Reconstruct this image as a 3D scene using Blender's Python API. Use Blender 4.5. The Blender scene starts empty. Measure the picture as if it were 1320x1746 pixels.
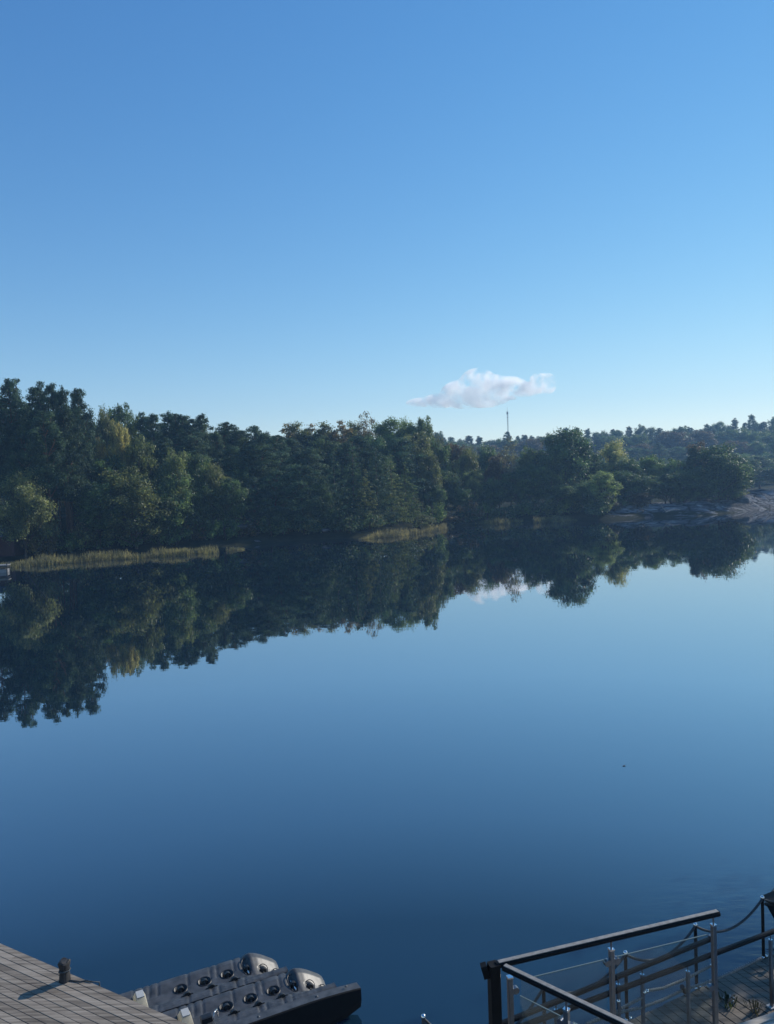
import bpy, math, random
import numpy as np
from mathutils import Vector, Matrix

C = bpy.context.scene.collection
SC = bpy.context.scene
random.seed(7)
RNG = np.random.default_rng(7)

# ------------------------------------------------------------------ camera
F, H, ROLL = 1311.0, 7.6, .035
PITCH = math.atan(42 / F)
c_, s_ = math.cos(ROLL), math.sin(ROLL)
cp_, sp_ = math.cos(PITCH), math.sin(PITCH)
cam = bpy.data.cameras.new('camera')
cam_ob = bpy.data.objects.new('camera', cam)
C.objects.link(cam_ob)
cam.sensor_fit = 'VERTICAL'
cam.angle = 2 * math.atan(873 / F)
cam.clip_start, cam.clip_end = .05, 20000
cam_ob.matrix_world = Matrix((
    (c_, s_, 0, 0),
    (-s_ * sp_, c_ * sp_, -cp_, 0),
    (-s_ * cp_, c_ * cp_, sp_, H),
    (0, 0, 0, 1)))
SC.camera = cam_ob

# ------------------------------------------------------------------ sky, sun, exposure
SUN_EL, SUN_AZ = math.radians(28), math.radians(54.6)      # azimuth clockwise from straight ahead
w = bpy.data.worlds.new('World')
SC.world = w
w.use_nodes = True
nt = w.node_tree
bg = nt.nodes['Background']
sky = nt.nodes.new('ShaderNodeTexSky')
sky.sky_type = 'NISHITA'
sky.sun_disc = False
sky.sun_elevation, sky.sun_rotation = SUN_EL, SUN_AZ
sky.altitude, sky.air_density, sky.dust_density, sky.ozone_density = 0, 1.0, .0, 2.5
hs = nt.nodes.new('ShaderNodeHueSaturation')
hs.inputs['Saturation'].default_value, hs.inputs['Value'].default_value = 1.26, 1.0
nt.links.new(sky.outputs[0], hs.inputs['Color'])
# roll the bright horizon off as a camera does: c / (a + b c) per channel
def vmath(op, a, b):
    v = nt.nodes.new('ShaderNodeVectorMath'); v.operation = op
    for k, q in enumerate((a, b)):
        if hasattr(q, 'is_output'): nt.links.new(q, v.inputs[k])
        else: v.inputs[k].default_value = q
    return v.outputs[0]
den = vmath('ADD', vmath('MULTIPLY', hs.outputs[0], (.040, .052, .080)), (.87, .83, .625))
nt.links.new(vmath('DIVIDE', hs.outputs[0], den), bg.inputs[0])
bg.inputs[1].default_value = .15
sun = bpy.data.lights.new('sun', 'SUN')
sun.energy, sun.angle, sun.color = 5.0, math.radians(.5), (1, .93, .82)
sun_ob = bpy.data.objects.new('sun', sun)
C.objects.link(sun_ob)
SUN = Vector((math.cos(SUN_EL) * math.sin(SUN_AZ), math.cos(SUN_EL) * math.cos(SUN_AZ), math.sin(SUN_EL)))
sun_ob.rotation_euler = SUN.to_track_quat('Z', 'Y').to_euler()
sun_ob.location = SUN * 60
vs = SC.view_settings
vs.view_transform, vs.look, vs.exposure, vs.gamma, vs.use_curve_mapping = 'Standard', 'None', 0.0, 1, False
cy = SC.cycles
cy.use_denoising = True
cy.max_bounces, cy.diffuse_bounces, cy.glossy_bounces = 12, 2, 3
cy.transmission_bounces, cy.transparent_max_bounces, cy.volume_bounces = 4, 10, 10
cy.caustics_reflective = cy.caustics_refractive = False

# ------------------------------------------------------------------ picture <-> place
def ray(x, y):
    u, v = (x - 660) / F, -(y - 873) / F
    a, b = u * c_ + v * s_, -u * s_ + v * c_
    return Vector((a, cp_ + b * sp_, -sp_ + b * cp_))
def at_z(x, y, z):
    d = ray(x, y)
    return Vector((0, 0, H)) + d * ((z - H) / d.z)
def at_y(x, y, Y):
    d = ray(x, y)
    return Vector((0, 0, H)) + d * (Y / d.y)
def at_wall(x, y, p, q):
    """point seen at (x, y) on the upright plane through p and q"""
    n = Vector((-(q.y - p.y), q.x - p.x, 0))
    d = ray(x, y)
    o = Vector((0, 0, H))
    return o + d * ((p - o).dot(n) / d.dot(n))

# ------------------------------------------------------------------ object helpers
def tag(o, label=None, cat=None, group=None, kind=None):
    if label: o['label'] = label
    if cat: o['category'] = cat
    if group: o['group'] = group
    if kind: o['kind'] = kind
    return o
def empty(name, loc, rz=0):
    o = bpy.data.objects.new(name, None)
    C.objects.link(o)
    o.location = loc
    o.rotation_euler.z = rz
    o.empty_display_size = .2
    return o
class MB:
    def __init__(s): s.v, s.f, s.sm = [], [], []
    def add(s, vs, fs, smooth=False):
        n = len(s.v)
        s.v += [tuple(p) for p in vs]
        s.f += [tuple(i + n for i in f) for f in fs]
        s.sm += [smooth] * len(fs)
    def box(s, c, sz, ax=None, ay=None, az=None):
        c = Vector(c); ax = ax or Vector((1, 0, 0)); ay = ay or Vector((0, 1, 0)); az = az or Vector((0, 0, 1))
        hx, hy, hz = sz[0] / 2, sz[1] / 2, sz[2] / 2
        P = [c + ax * (i * hx) + ay * (j * hy) + az * (k * hz) for k in (-1, 1) for j in (-1, 1) for i in (-1, 1)]
        s.add(P, [(0, 2, 3, 1), (4, 5, 7, 6), (0, 1, 5, 4), (2, 6, 7, 3), (0, 4, 6, 2), (1, 3, 7, 5)])
    def bar(s, a, b, w_, h_, up=Vector((0, 0, 1)), cham=0):
        """straight bar of w_ by h_ section, corners cut by cham"""
        a, b = Vector(a), Vector(b)
        d = (b - a).normalized()
        sd = d.cross(up).normalized(); u = sd.cross(d)
        x, y, c = w_ / 2, h_ / 2, cham
        if c > 0: pr = [(-x + c, -y), (x - c, -y), (x, -y + c), (x, y - c), (x - c, y), (-x + c, y), (-x, y - c), (-x, -y + c)]
        else: pr = [(-x, -y), (x, -y), (x, y), (-x, y)]
        n = len(pr)
        P = [q + sd * i + u * j for q in (a, b) for i, j in pr]
        s.add(P, [(i, (i + 1) % n, n + (i + 1) % n, n + i) for i in range(n)] + [tuple(range(n))[::-1], tuple(range(n, 2 * n))])
    def tube(s, pts, r, n=8, cap=True):
        pts = [Vector(p) for p in pts]
        R = r if isinstance(r, (list, tuple)) else [r] * len(pts)
        P = []
        ref = Vector((0, 0, 1))
        for i, p in enumerate(pts):
            d = (pts[min(i + 1, len(pts) - 1)] - pts[max(i - 1, 0)]).normalized()
            rf = ref if abs(d.z) < .92 else Vector((1, 0, 0))
            a = d.cross(rf).normalized(); b = a.cross(d)
            for k in range(n):
                t = 2 * math.pi * k / n
                P.append(p + (a * math.cos(t) + b * math.sin(t)) * R[i])
        fs = []
        for i in range(len(pts) - 1):
            for k in range(n):
                k2 = (k + 1) % n
                fs.append((i * n + k, i * n + k2, (i + 1) * n + k2, (i + 1) * n + k))
        s.add(P, fs, True)
        if cap:
            s.add(P[:n], [tuple(range(n))[::-1]])
            s.add(P[-n:], [tuple(range(n))])
    def ball(s, c, r, n=8, m=6, sq=(1, 1, 1)):
        c = Vector(c)
        P = []
        for i in range(m + 1):
            th = math.pi * i / m
            for k in range(n):
                ph = 2 * math.pi * k / n
                P.append(c + Vector((math.sin(th) * math.cos(ph) * r * sq[0], math.sin(th) * math.sin(ph) * r * sq[1], math.cos(th) * r * sq[2])))
        s.add(P, [(i * n + k, (i + 1) * n + k, (i + 1) * n + (k + 1) % n, i * n + (k + 1) % n) for i in range(m) for k in range(n)], True)
    def build(s, name, mat, parent=None):
        me = bpy.data.meshes.new(name)
        me.from_pydata(s.v, [], s.f)
        me.polygons.foreach_set('use_smooth', s.sm)
        me.materials.append(mat)
        me.update()
        o = bpy.data.objects.new(name, me)
        C.objects.link(o)
        if parent:
            o.parent = parent
        return o
def local(parent_loc, rz=0):
    """world -> local for things whose empty sits at parent_loc"""
    M = Matrix.Rotation(-rz, 4, 'Z') @ Matrix.Translation(-Vector(parent_loc))
    return lambda p: M @ Vector(p)
def shift(mb, loc):
    L = Vector(loc)
    mb.v = [tuple(Vector(p) - L) for p in mb.v]
    return mb
def copy_tree(o, parent=None):
    c = o.copy()
    C.objects.link(c)
    if parent: c.parent = parent
    for ch in list(o.children):
        copy_tree(ch, c)
    return c

# ------------------------------------------------------------------ materials
def new_mat(name):
    m = bpy.data.materials.new(name)
    m.use_nodes = True
    n = m.node_tree.nodes
    return m, n, m.node_tree.links, n['Principled BSDF']
def ramp(n, stops):
    r = n.new('ShaderNodeValToRGB')
    e = r.color_ramp.elements
    while len(e) < len(stops): e.new(.5)
    for k, (p, c) in enumerate(stops):
        e[k].position = p
        e[k].color = (*c, 1)
    return r
def noise(n, l, scale, detail=4, rough=.55, coord='Object', stretch=None, rot=0):
    t = n.new('ShaderNodeTexCoord')
    mp = n.new('ShaderNodeMapping')
    if stretch: mp.inputs['Scale'].default_value = stretch
    mp.inputs['Rotation'].default_value = (0, 0, rot)
    x = n.new('ShaderNodeTexNoise')
    x.inputs['Scale'].default_value, x.inputs['Detail'].default_value, x.inputs['Roughness'].default_value = scale, detail, rough
    l.new(t.outputs[coord], mp.inputs[0])
    l.new(mp.outputs[0], x.inputs[0])
    return x
def bump(n, l, src, dist, strength=1):
    b = n.new('ShaderNodeBump')
    b.inputs['Distance'].default_value, b.inputs['Strength'].default_value = dist, strength
    l.new(src, b.inputs['Height'])
    return b
def simple(name, col, rough=.5, metal=0, var=.25, scale=6, bd=0.002):
    m, n, l, p = new_mat(name)
    x = noise(n, l, scale, 6)
    r = ramp(n, [(.3, tuple(a * (1 - var) for a in col)), (.7, tuple(min(1, a * (1 + var)) for a in col))])
    l.new(x.outputs[0], r.inputs[0])
    l.new(r.outputs[0], p.inputs['Base Color'])
    p.inputs['Roughness'].default_value, p.inputs['Metallic'].default_value = rough, metal
    if bd:
        l.new(bump(n, l, x.outputs[0], bd).outputs[0], p.inputs['Normal'])
    return m

def wood_mat(name, dark, mid, light, rot, spots=True):
    """weathered board: grain along the local x turned by rot, boards told apart by the attribute 'tone'"""
    m, n, l, p = new_mat(name)
    g1 = noise(n, l, 9, 8, .65, stretch=(.12, 2.2, 1), rot=rot)
    g2 = noise(n, l, 1.7, 5, .6, stretch=(.6, 1.2, 1), rot=rot)
    at = n.new('ShaderNodeAttribute'); at.attribute_name = 'tone'
    a = n.new('ShaderNodeMath'); a.operation = 'MULTIPLY_ADD'
    l.new(at.outputs['Fac'], a.inputs[0]); a.inputs[1].default_value = .15
    l.new(g1.outputs[0], a.inputs[2])
    b = n.new('ShaderNodeMath'); b.operation = 'MULTIPLY_ADD'
    l.new(g2.outputs[0], b.inputs[0]); b.inputs[1].default_value = .28
    l.new(a.outputs[0], b.inputs[2])
    r = ramp(n, [(.42, dark), (.58, mid), (.76, light)])
    sc = n.new('ShaderNodeMath'); sc.operation = 'MULTIPLY'; sc.inputs[1].default_value = .92
    l.new(b.outputs[0], sc.inputs[0]); l.new(sc.outputs[0], r.inputs[0])
    col = r.outputs[0]
    if spots:
        t = n.new('ShaderNodeTexCoord')
        vo = n.new('ShaderNodeTexVoronoi'); vo.inputs['Scale'].default_value = 2.1
        l.new(t.outputs['Object'], vo.inputs[0])
        lt = n.new('ShaderNodeMath'); lt.operation = 'LESS_THAN'; lt.inputs[1].default_value = .035
        l.new(vo.outputs['Distance'], lt.inputs[0])
        mx = n.new('ShaderNodeMix'); mx.data_type = 'RGBA'
        l.new(lt.outputs[0], mx.inputs[0]); l.new(col, mx.inputs[6]); mx.inputs[7].default_value = (.55, .53, .5, 1)
        col = mx.outputs[2]
    l.new(col, p.inputs['Base Color'])
    p.inputs['Roughness'].default_value = .75
    l.new(bump(n, l, g1.outputs[0], .004).outputs[0], p.inputs['Normal'])
    return m

def leaf_mat(name, trans=.32, rough=.55, spec=.12):
    """foliage: the object's own colour, leaf and branch variation with painted highlights over it, some light through the leaf"""
    m, n, l, p = new_mat(name)
    oi = n.new('ShaderNodeObjectInfo')
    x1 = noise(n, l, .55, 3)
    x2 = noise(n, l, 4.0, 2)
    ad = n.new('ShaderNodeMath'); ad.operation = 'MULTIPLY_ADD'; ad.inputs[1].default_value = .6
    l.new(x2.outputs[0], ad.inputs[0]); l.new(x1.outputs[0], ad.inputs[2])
    r = ramp(n, [(.55, (.42, .52, .55)), (.78, (1.1, 1.1, 1)), (1.0, (2.7, 2.5, 1.6))])  # random leaf tone; sunlit flecks and dark gaps painted into its two ends
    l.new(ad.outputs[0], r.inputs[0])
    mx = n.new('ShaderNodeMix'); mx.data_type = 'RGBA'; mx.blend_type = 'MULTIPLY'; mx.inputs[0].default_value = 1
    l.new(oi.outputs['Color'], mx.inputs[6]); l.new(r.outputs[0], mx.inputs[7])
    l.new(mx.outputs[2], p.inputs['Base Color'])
    p.inputs['Roughness'].default_value = rough
    p.inputs['Specular IOR Level'].default_value = spec
    tr = n.new('ShaderNodeBsdfTranslucent')
    l.new(mx.outputs[2], tr.inputs[0])
    ms = n.new('ShaderNodeMixShader'); ms.inputs[0].default_value = trans
    l.new(p.outputs[0], ms.inputs[1]); l.new(tr.outputs[0], ms.inputs[2])
    l.new(ms.outputs[0], n['Material Output'].inputs[0])
    return m

M = {}
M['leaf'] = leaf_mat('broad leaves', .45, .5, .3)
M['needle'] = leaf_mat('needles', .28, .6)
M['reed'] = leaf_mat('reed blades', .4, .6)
M['bark'] = simple('bark', (.085, .06, .045), .9, var=.4, scale=5, bd=.02)
M['pine_bark'] = simple('pine bark', (.13, .075, .045), .9, var=.4, scale=3, bd=.02)
M['birch_bark'] = simple('birch bark', (.20, .19, .17), .8, var=.4, scale=3, bd=.01)
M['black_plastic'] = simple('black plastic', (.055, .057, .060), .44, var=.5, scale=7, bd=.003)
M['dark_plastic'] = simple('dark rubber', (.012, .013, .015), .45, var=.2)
M['hull_shade'] = simple('shaded side plastic', (.006, .006, .007), .7, var=.3)  # same black plastic, the side's shade put into its colour
M['hull_shade'].node_tree.nodes['Principled BSDF'].inputs['Specular IOR Level'].default_value = .2
M['chrome'] = simple('polished fitting', (.75, .75, .75), .18, 1, var=.05, bd=0)
M['steel'] = simple('brushed steel', (.19, .205, .225), .36, 1, var=.12, scale=30, bd=0)
M['dark_timber'] = simple('dark stained timber', (.010, .009, .009), .55, var=.35, scale=14, bd=.003)
M['rail'] = simple('dark oiled handrail', (.008, .0085, .010), .4, var=.25, scale=20, bd=.002)
M['painted_sheen'] = simple('painted sheen on rail top', (.23, .215, .195), .5, var=.3, scale=25, bd=.001)  # sun sheen on the rail tops, painted as a lighter grey
for k_ in ('rail', 'dark_timber'): M[k_].node_tree.nodes['Principled BSDF'].inputs['Specular IOR Level'].default_value = .12
M['bollard'] = simple('tarred post', (.016, .016, .018), .7, var=.5, scale=11, bd=.01)
M['rope'] = simple('grey rope', (.16, .165, .16), .7, var=.35, scale=40, bd=.002)
M['dark_rope'] = simple('dark rope', (.03, .038, .045), .7, var=.3, scale=40, bd=.002)
M['galv'] = simple('galvanised mast', (.22, .23, .24), .5, .3, var=.1, bd=0)
M['red_board'] = simple('dark red boarding', (.05, .014, .012), .8, var=.3, scale=3, bd=.003)
M['roof_felt'] = simple('roof felt', (.03, .03, .032), .85, var=.3, scale=3, bd=.004)
M['pale_paint'] = simple('pale paint', (.42, .42, .40), .6, var=.12, bd=0)
M['boat_hull'] = simple('dark hull paint', (.02, .024, .03), .3, var=.2, bd=0)
M['boat_white'] = simple('grey deck paint', (.30, .30, .29), .4, var=.15, bd=0)
m, n, l, p = new_mat('cream plastic')
p.inputs['Base Color'].default_value = (.78, .74, .62, 1); p.inputs['Roughness'].default_value = .5
tr = n.new('ShaderNodeBsdfTranslucent'); tr.inputs[0].default_value = (.85, .80, .66, 1)
ms = n.new('ShaderNodeMixShader'); ms.inputs[0].default_value = .6
l.new(p.outputs[0], ms.inputs[1]); l.new(tr.outputs[0], ms.inputs[2]); l.new(ms.outputs[0], n['Material Output'].inputs[0])
M['cream'] = m
# clear pane: sees through, mirrors by angle, a thin film of dust
m, n, l, p = new_mat('clear glass')
tp = n.new('ShaderNodeBsdfTransparent'); tp.inputs[0].default_value = (.90, .94, .93, 1)
gl = n.new('ShaderNodeBsdfGlossy'); gl.inputs['Roughness'].default_value = .02
lw = n.new('ShaderNodeLayerWeight'); lw.inputs[0].default_value = .5
fr = ramp(n, [(0, (.02,) * 3), (.5, (.035,) * 3), (.75, (.10,) * 3), (1, (.7,) * 3)])
l.new(lw.outputs['Facing'], fr.inputs[0])
ms = n.new('ShaderNodeMixShader')
l.new(fr.outputs[0], ms.inputs[0]); l.new(tp.outputs[0], ms.inputs[1]); l.new(gl.outputs[0], ms.inputs[2])
df = n.new('ShaderNodeBsdfTranslucent'); df.inputs[0].default_value = (.5, .5, .48, 1)
m2 = n.new('ShaderNodeMixShader')
x = noise(n, l, 2.2, 6, .65)
r = ramp(n, [(.35, (.005,) * 3), (.75, (.022,) * 3)])
l.new(x.outputs[0], r.inputs[0]); l.new(r.outputs[0], m2.inputs[0])
l.new(ms.outputs[0], m2.inputs[1]); l.new(df.outputs[0], m2.inputs[2])
l.new(m2.outputs[0], n['Material Output'].inputs[0])
M['glass'] = m
m, n, l, p = new_mat('glass edge')
p.inputs['Base Color'].default_value = (.17, .21, .20, 1); p.inputs['Roughness'].default_value = .2
M['glass_edge'] = m

# forest floor
m, n, l, p = new_mat('forest floor')
x = noise(n, l, .35, 8, .65)
r = ramp(n, [(.3, (.010, .014, .008)), (.5, (.024, .028, .015)), (.68, (.04, .038, .022)), (.8, (.055, .048, .03))])
l.new(x.outputs[0], r.inputs[0]); l.new(r.outputs[0], p.inputs['Base Color'])
p.inputs['Roughness'].default_value = 1
p.inputs['Specular IOR Level'].default_value = .03
l.new(bump(n, l, x.outputs[0], .5).outputs[0], p.inputs['Normal'])
M['floor'] = m
# granite
m, n, l, p = new_mat('granite')
x = noise(n, l, .5, 10, .7, stretch=(.5, 1, 2.2))
x2 = noise(n, l, .12, 4)
ad = n.new('ShaderNodeMath'); ad.operation = 'MULTIPLY_ADD'; ad.inputs[1].default_value = .5
l.new(x2.outputs[0], ad.inputs[0]); l.new(x.outputs[0], ad.inputs[2])
r = ramp(n, [(.5, (.02, .02, .022)), (.7, (.09, .092, .10)), (.9, (.27, .275, .29))])
l.new(ad.outputs[0], r.inputs[0])
vc = n.new('ShaderNodeTexVoronoi'); vc.feature = 'DISTANCE_TO_EDGE'; vc.inputs['Scale'].default_value = .55
wt = n.new('ShaderNodeTexCoord'); wm = n.new('ShaderNodeMapping'); wm.inputs['Scale'].default_value = (.45, 1, 1.6); wm.inputs['Rotation'].default_value = (0, .2, .5)
l.new(wt.outputs['Object'], wm.inputs[0])
wa = n.new('ShaderNodeMix'); wa.data_type = 'VECTOR'; wa.inputs[0].default_value = .25
l.new(wm.outputs[0], wa.inputs[4]); l.new(x.outputs['Color'], wa.inputs[5]); l.new(wa.outputs[1], vc.inputs[0])
cr_ = ramp(n, [(0, (.12, .12, .12)), (.09, (1, 1, 1))])
l.new(vc.outputs['Distance'], cr_.inputs[0])
cm = n.new('ShaderNodeMix'); cm.data_type = 'RGBA'; cm.blend_type = 'MULTIPLY'; cm.inputs[0].default_value = 1
l.new(r.outputs[0], cm.inputs[6]); l.new(cr_.outputs[0], cm.inputs[7]); l.new(cm.outputs[2], p.inputs['Base Color'])
p.inputs['Roughness'].default_value = .95
p.inputs['Specular IOR Level'].default_value = .06
l.new(bump(n, l, x.outputs[0], .5).outputs[0], p.inputs['Normal'])
M['granite'] = m
# water: still, dark, faint swell, a current riffle beside the boat
m, n, l, p = new_mat('lake water')
t = n.new('ShaderNodeTexCoord')
x = noise(n, l, .9, 3, .5, stretch=(.8, 1, 1))
x2 = noise(n, l, 3.2, 4, .6, stretch=(.45, 1.5, 1), rot=-.5)
sub = n.new('ShaderNodeVectorMath'); sub.operation = 'DISTANCE'
sub.inputs[1].default_value = (6.2, 11.8, 0)
l.new(t.outputs['Object'], sub.inputs[0])
mr = n.new('ShaderNodeMapRange')
mr.inputs['From Min'].default_value, mr.inputs['From Max'].default_value = .5, 3.4
mr.inputs['To Min'].default_value, mr.inputs['To Max'].default_value = 1, 0
l.new(sub.outputs['Value'], mr.inputs['Value'])
b1 = bump(n, l, x.outputs[0], .0018)
b2 = n.new('ShaderNodeBump'); b2.inputs['Distance'].default_value = .028
l.new(mr.outputs[0], b2.inputs['Strength']); l.new(x2.outputs[0], b2.inputs['Height'])
l.new(b1.outputs[0], b2.inputs['Normal'])
n.remove(p)
df = n.new('ShaderNodeBsdfDiffuse'); df.inputs[0].default_value = (.006, .026, .05, 1)
gl = n.new('ShaderNodeBsdfGlossy'); gl.inputs['Roughness'].default_value = .012
lw = n.new('ShaderNodeLayerWeight'); lw.inputs[0].default_value = .5
fr = ramp(n, [(0, (.03,) * 3), (.35, (.08,) * 3), (.5, (.16,) * 3), (.6, (.43,) * 3), (.76, (.76,) * 3), (.91, (.84,) * 3), (1, (1,) * 3)])
l.new(lw.outputs['Facing'], fr.inputs[0])
ms = n.new('ShaderNodeMixShader')
l.new(fr.outputs[0], ms.inputs[0]); l.new(df.outputs[0], ms.inputs[1]); l.new(gl.outputs[0], ms.inputs[2])
for q in (df, gl): l.new(b2.outputs[0], q.inputs['Normal'])
l.new(ms.outputs[0], n['Material Output'].inputs[0])
M['water'] = m

# ------------------------------------------------------------------ terrain
SHORE = [(-420, 60), (-120, 74), (-60, 86), (-48, 96), (-35, 105), (-20, 110), (-14.4, 116.6), (-2, 118.5), (6, 128),
         (11.5, 141), (24, 146), (36, 148.6), (41.6, 144.5), (53, 148), (60.4, 147.5), (75, 159), (88, 172), (130, 190), (420, 215)]
SX = np.array([a for a, b in SHORE], float); SY = np.array([b for a, b in SHORE], float)
def vnoise(x, y, s, seed=0):
    x = np.asarray(x, float) / s; y = np.asarray(y, float) / s
    xi, yi = np.floor(x), np.floor(y)
    fx, fy = x - xi, y - yi
    fx, fy = fx * fx * (3 - 2 * fx), fy * fy * (3 - 2 * fy)
    def h(a, b):
        v = np.sin(a * 127.1 + b * 311.7 + seed * 74.7) * 43758.5453
        return v - np.floor(v)
    return (h(xi, yi) * (1 - fx) + h(xi + 1, yi) * fx) * (1 - fy) + (h(xi, yi + 1) * (1 - fx) + h(xi + 1, yi + 1) * fx) * fy
def sstep(a, b, x):
    t = np.clip((np.asarray(x, float) - a) / (b - a), 0, 1)
    return t * t * (3 - 2 * t)
def ground_z(x, y):
    x = np.asarray(x, float); y = np.asarray(y, float)
    d = y - np.interp(x, SX, SY)
    left = 1 - sstep(-5, 25, x)
    z = np.where(d < 0, np.maximum(-2.5, d * .22), 1.2 * (1 - np.exp(-np.maximum(d, 0) / 3)))
    z = z + left * sstep(2, 32, d) * 4.6 + (1 - left) * sstep(5, 60, d) * 1.6
    z = z + sstep(70, 260, d) * 15 + sstep(20, 90, d) * left * 3
    z = z + (vnoise(x, y, 14) - .5) * 1.6 * sstep(1, 12, d) + (vnoise(x, y, 60, 3) - .5) * 4 * sstep(60, 200, d)
    # the near bank on the right that carries the tree over the gangway
    q = np.hypot((x - 15.5) / 6.2, (y - 17.5) / 6.0)
    return np.where(q < 1.35, np.maximum(z, 1.5 - 2.6 * q * q), z)
xs = np.unique(np.concatenate([np.linspace(-460, -130, 24), np.linspace(-130, 130, 131), np.linspace(130, 460, 24)]))
ys = np.unique(np.concatenate([np.linspace(-60, 4, 6), np.linspace(4, 32, 15), np.linspace(32, 70, 8), np.linspace(70, 240, 120), np.linspace(240, 760, 50)]))
GX, GY = np.meshgrid(xs, ys)
GZ = ground_z(GX, GY)
nx = len(xs)
mb = MB()
mb.v = list(zip(GX.ravel().tolist(), GY.ravel().tolist(), GZ.ravel().tolist()))
mb.f = [(j * nx + i, j * nx + i + 1, (j + 1) * nx + i + 1, (j + 1) * nx + i) for j in range(len(ys) - 1) for i in range(nx - 1)]
mb.sm = [True] * len(mb.f)
tag(mb.build('ground', M['floor']), kind='structure')
mb = MB()
mb.add([(-460, -60, 0), (460, -60, 0), (460, 260, 0), (-460, 260, 0)], [(0, 1, 2, 3)])
tag(mb.build('water', M['water']), kind='structure')

# granite headland on the right
def rock_z(x, y):
    d = y - np.interp(x, SX, SY) + 1.0
    prof = np.interp(x, [38, 42, 50, 58, 66, 72, 80, 88, 100, 125], [.6, 2.0, 2.5, 2.2, 2.6, 3.2, 4.0, 4.2, 3.8, 3.0])
    r = 1 - np.abs(2 * vnoise(x * .5 + y * .5, y * 1.0 - x * .2, 5, 5) - 1)
    r2 = 1 - np.abs(2 * vnoise(x * .6 - y * .3, y * 1.4, 1.9, 9) - 1)
    r3 = 1 - np.abs(2 * vnoise(x * .35 + y * .5, y * 2.2 - x * .8, 1.1, 13) - 1)
    z = prof * (sstep(-1.2, 9, d)) * (.45 + .55 * r ** 1.5) + ((r2 - .5) * .55 + (r3 - .5) * .3) * sstep(0, 4, d)
    z = z - sstep(10, 24, d) * .3
    return np.where(d < 0, d * .5, z - .25)
rx = np.linspace(38, 128, 360); ry = np.linspace(-4, 30, 136)
RX, RD = np.meshgrid(rx, ry)
RY = np.interp(RX, SX, SY) + RD
RZ = rock_z(RX, RY)
mb = MB()
mb.v = list(zip(RX.ravel().tolist(), RY.ravel().tolist(), RZ.ravel().tolist()))
n_ = len(rx)
mb.f = [(j * n_ + i, j * n_ + i + 1, (j + 1) * n_ + i + 1, (j + 1) * n_ + i) for j in range(len(ry) - 1) for i in range(n_ - 1)]
mb.sm = [False] * len(mb.f)
tag(mb.build('rocky_terrain', M['granite']), kind='structure')

# ------------------------------------------------------------------ trees
def unit(a): return a / np.maximum(np.linalg.norm(a, axis=1, keepdims=True), 1e-9)
def leaf_faces(c, bias, size, aspect):
    n = len(c)
    nr = unit(bias + RNG.normal(0, .75, (n, 3)))
    t1 = unit(np.cross(nr, RNG.normal(0, 1, (n, 3))))
    t2 = np.cross(nr, t1)
    s = (size * RNG.uniform(.6, 1.35, n))[:, None]
    v = np.stack([c + t1 * s, c + t2 * s * aspect, c - t1 * s, c - t2 * s * aspect], 1).reshape(-1, 3)
    return v
def quads(name, v, mat):
    me = bpy.data.meshes.new(name)
    n = len(v)
    me.vertices.add(n); me.vertices.foreach_set('co', v.astype(np.float32).ravel())
    me.loops.add(n); me.loops.foreach_set('vertex_index', np.arange(n, dtype=np.int32))
    me.polygons.add(n // 4)
    me.polygons.foreach_set('loop_start', np.arange(0, n, 4, dtype=np.int32))
    me.materials.append(mat)
    me.update(calc_edges=True)
    return me
def in_ball(n):
    p = unit(RNG.normal(0, 1, (n, 3)))
    return p * (RNG.uniform(0, 1, n) ** (1 / 2.2))[:, None]

def proto(name, H_, clumps, per, size, aspect, mat, trunk_mb, bark, upbias=.5):
    """clumps: (centre, radii) list; leaves crowd the outer, upper side of each"""
    cs = []
    bs = []
    for c, r in clumps:
        k = max(12, int(per * (np.prod(r) ** (1 / 3)) ** 1.7))
        b = in_ball(k)
        b[RNG.uniform(0, 1, k) < .3] *= 1.45
        cs.append(np.array(c) + b * np.array(r) * RNG.uniform(.85, 1.15, (k, 1)))
        bs.append(b + np.array([0, 0, upbias]))
    me = quads(name + '_crown', leaf_faces(np.concatenate(cs), np.concatenate(bs), size, aspect), mat)
    root = bpy.data.objects.new(name, None)
    cr = bpy.data.objects.new('crown', me)
    cr.parent = root
    tm = bpy.data.meshes.new('trunk')
    tm.from_pydata(trunk_mb.v, [], trunk_mb.f)
    tm.polygons.foreach_set('use_smooth', trunk_mb.sm)
    tm.materials.append(bark)
    tk = bpy.data.objects.new('trunk', tm)
    tk.parent = root
    v = np.concatenate(cs)
    return dict(root=root, crown=cr, trunk=tk, H=float(v[:, 2].max()), W=float(np.percentile(np.hypot(v[:, 0], v[:, 1]), 97)) * 2)

def limb(mb, a, b, r0, r1, sag=.12):
    a, b = Vector(a), Vector(b)
    mid = (a + b) / 2 + Vector((random.uniform(-.3, .3), random.uniform(-.3, .3), -(b - a).length * sag))
    mb.tube([a, mid, b], [r0, (r0 + r1) / 2, r1], 5)
def trunk(mb, H_, r, lean=.4, n=7, fork=None):
    ph = random.uniform(0, 6)
    pts, rs = [], []
    for i in range(n + 1):
        t = i / n
        pts.append(Vector((math.sin(ph + t * 3) * lean * t, math.cos(ph * 1.3 + t * 2.4) * lean * t, -1.0 + t * (H_ + 1.0))))
        rs.append(r * (1 - .85 * t) * (1.35 if i == 0 else 1))
    mb.tube(pts, rs, 8)
    return lambda z: pts[min(n, max(0, int((z + 1) / (H_ + 1) * n)))]

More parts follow.
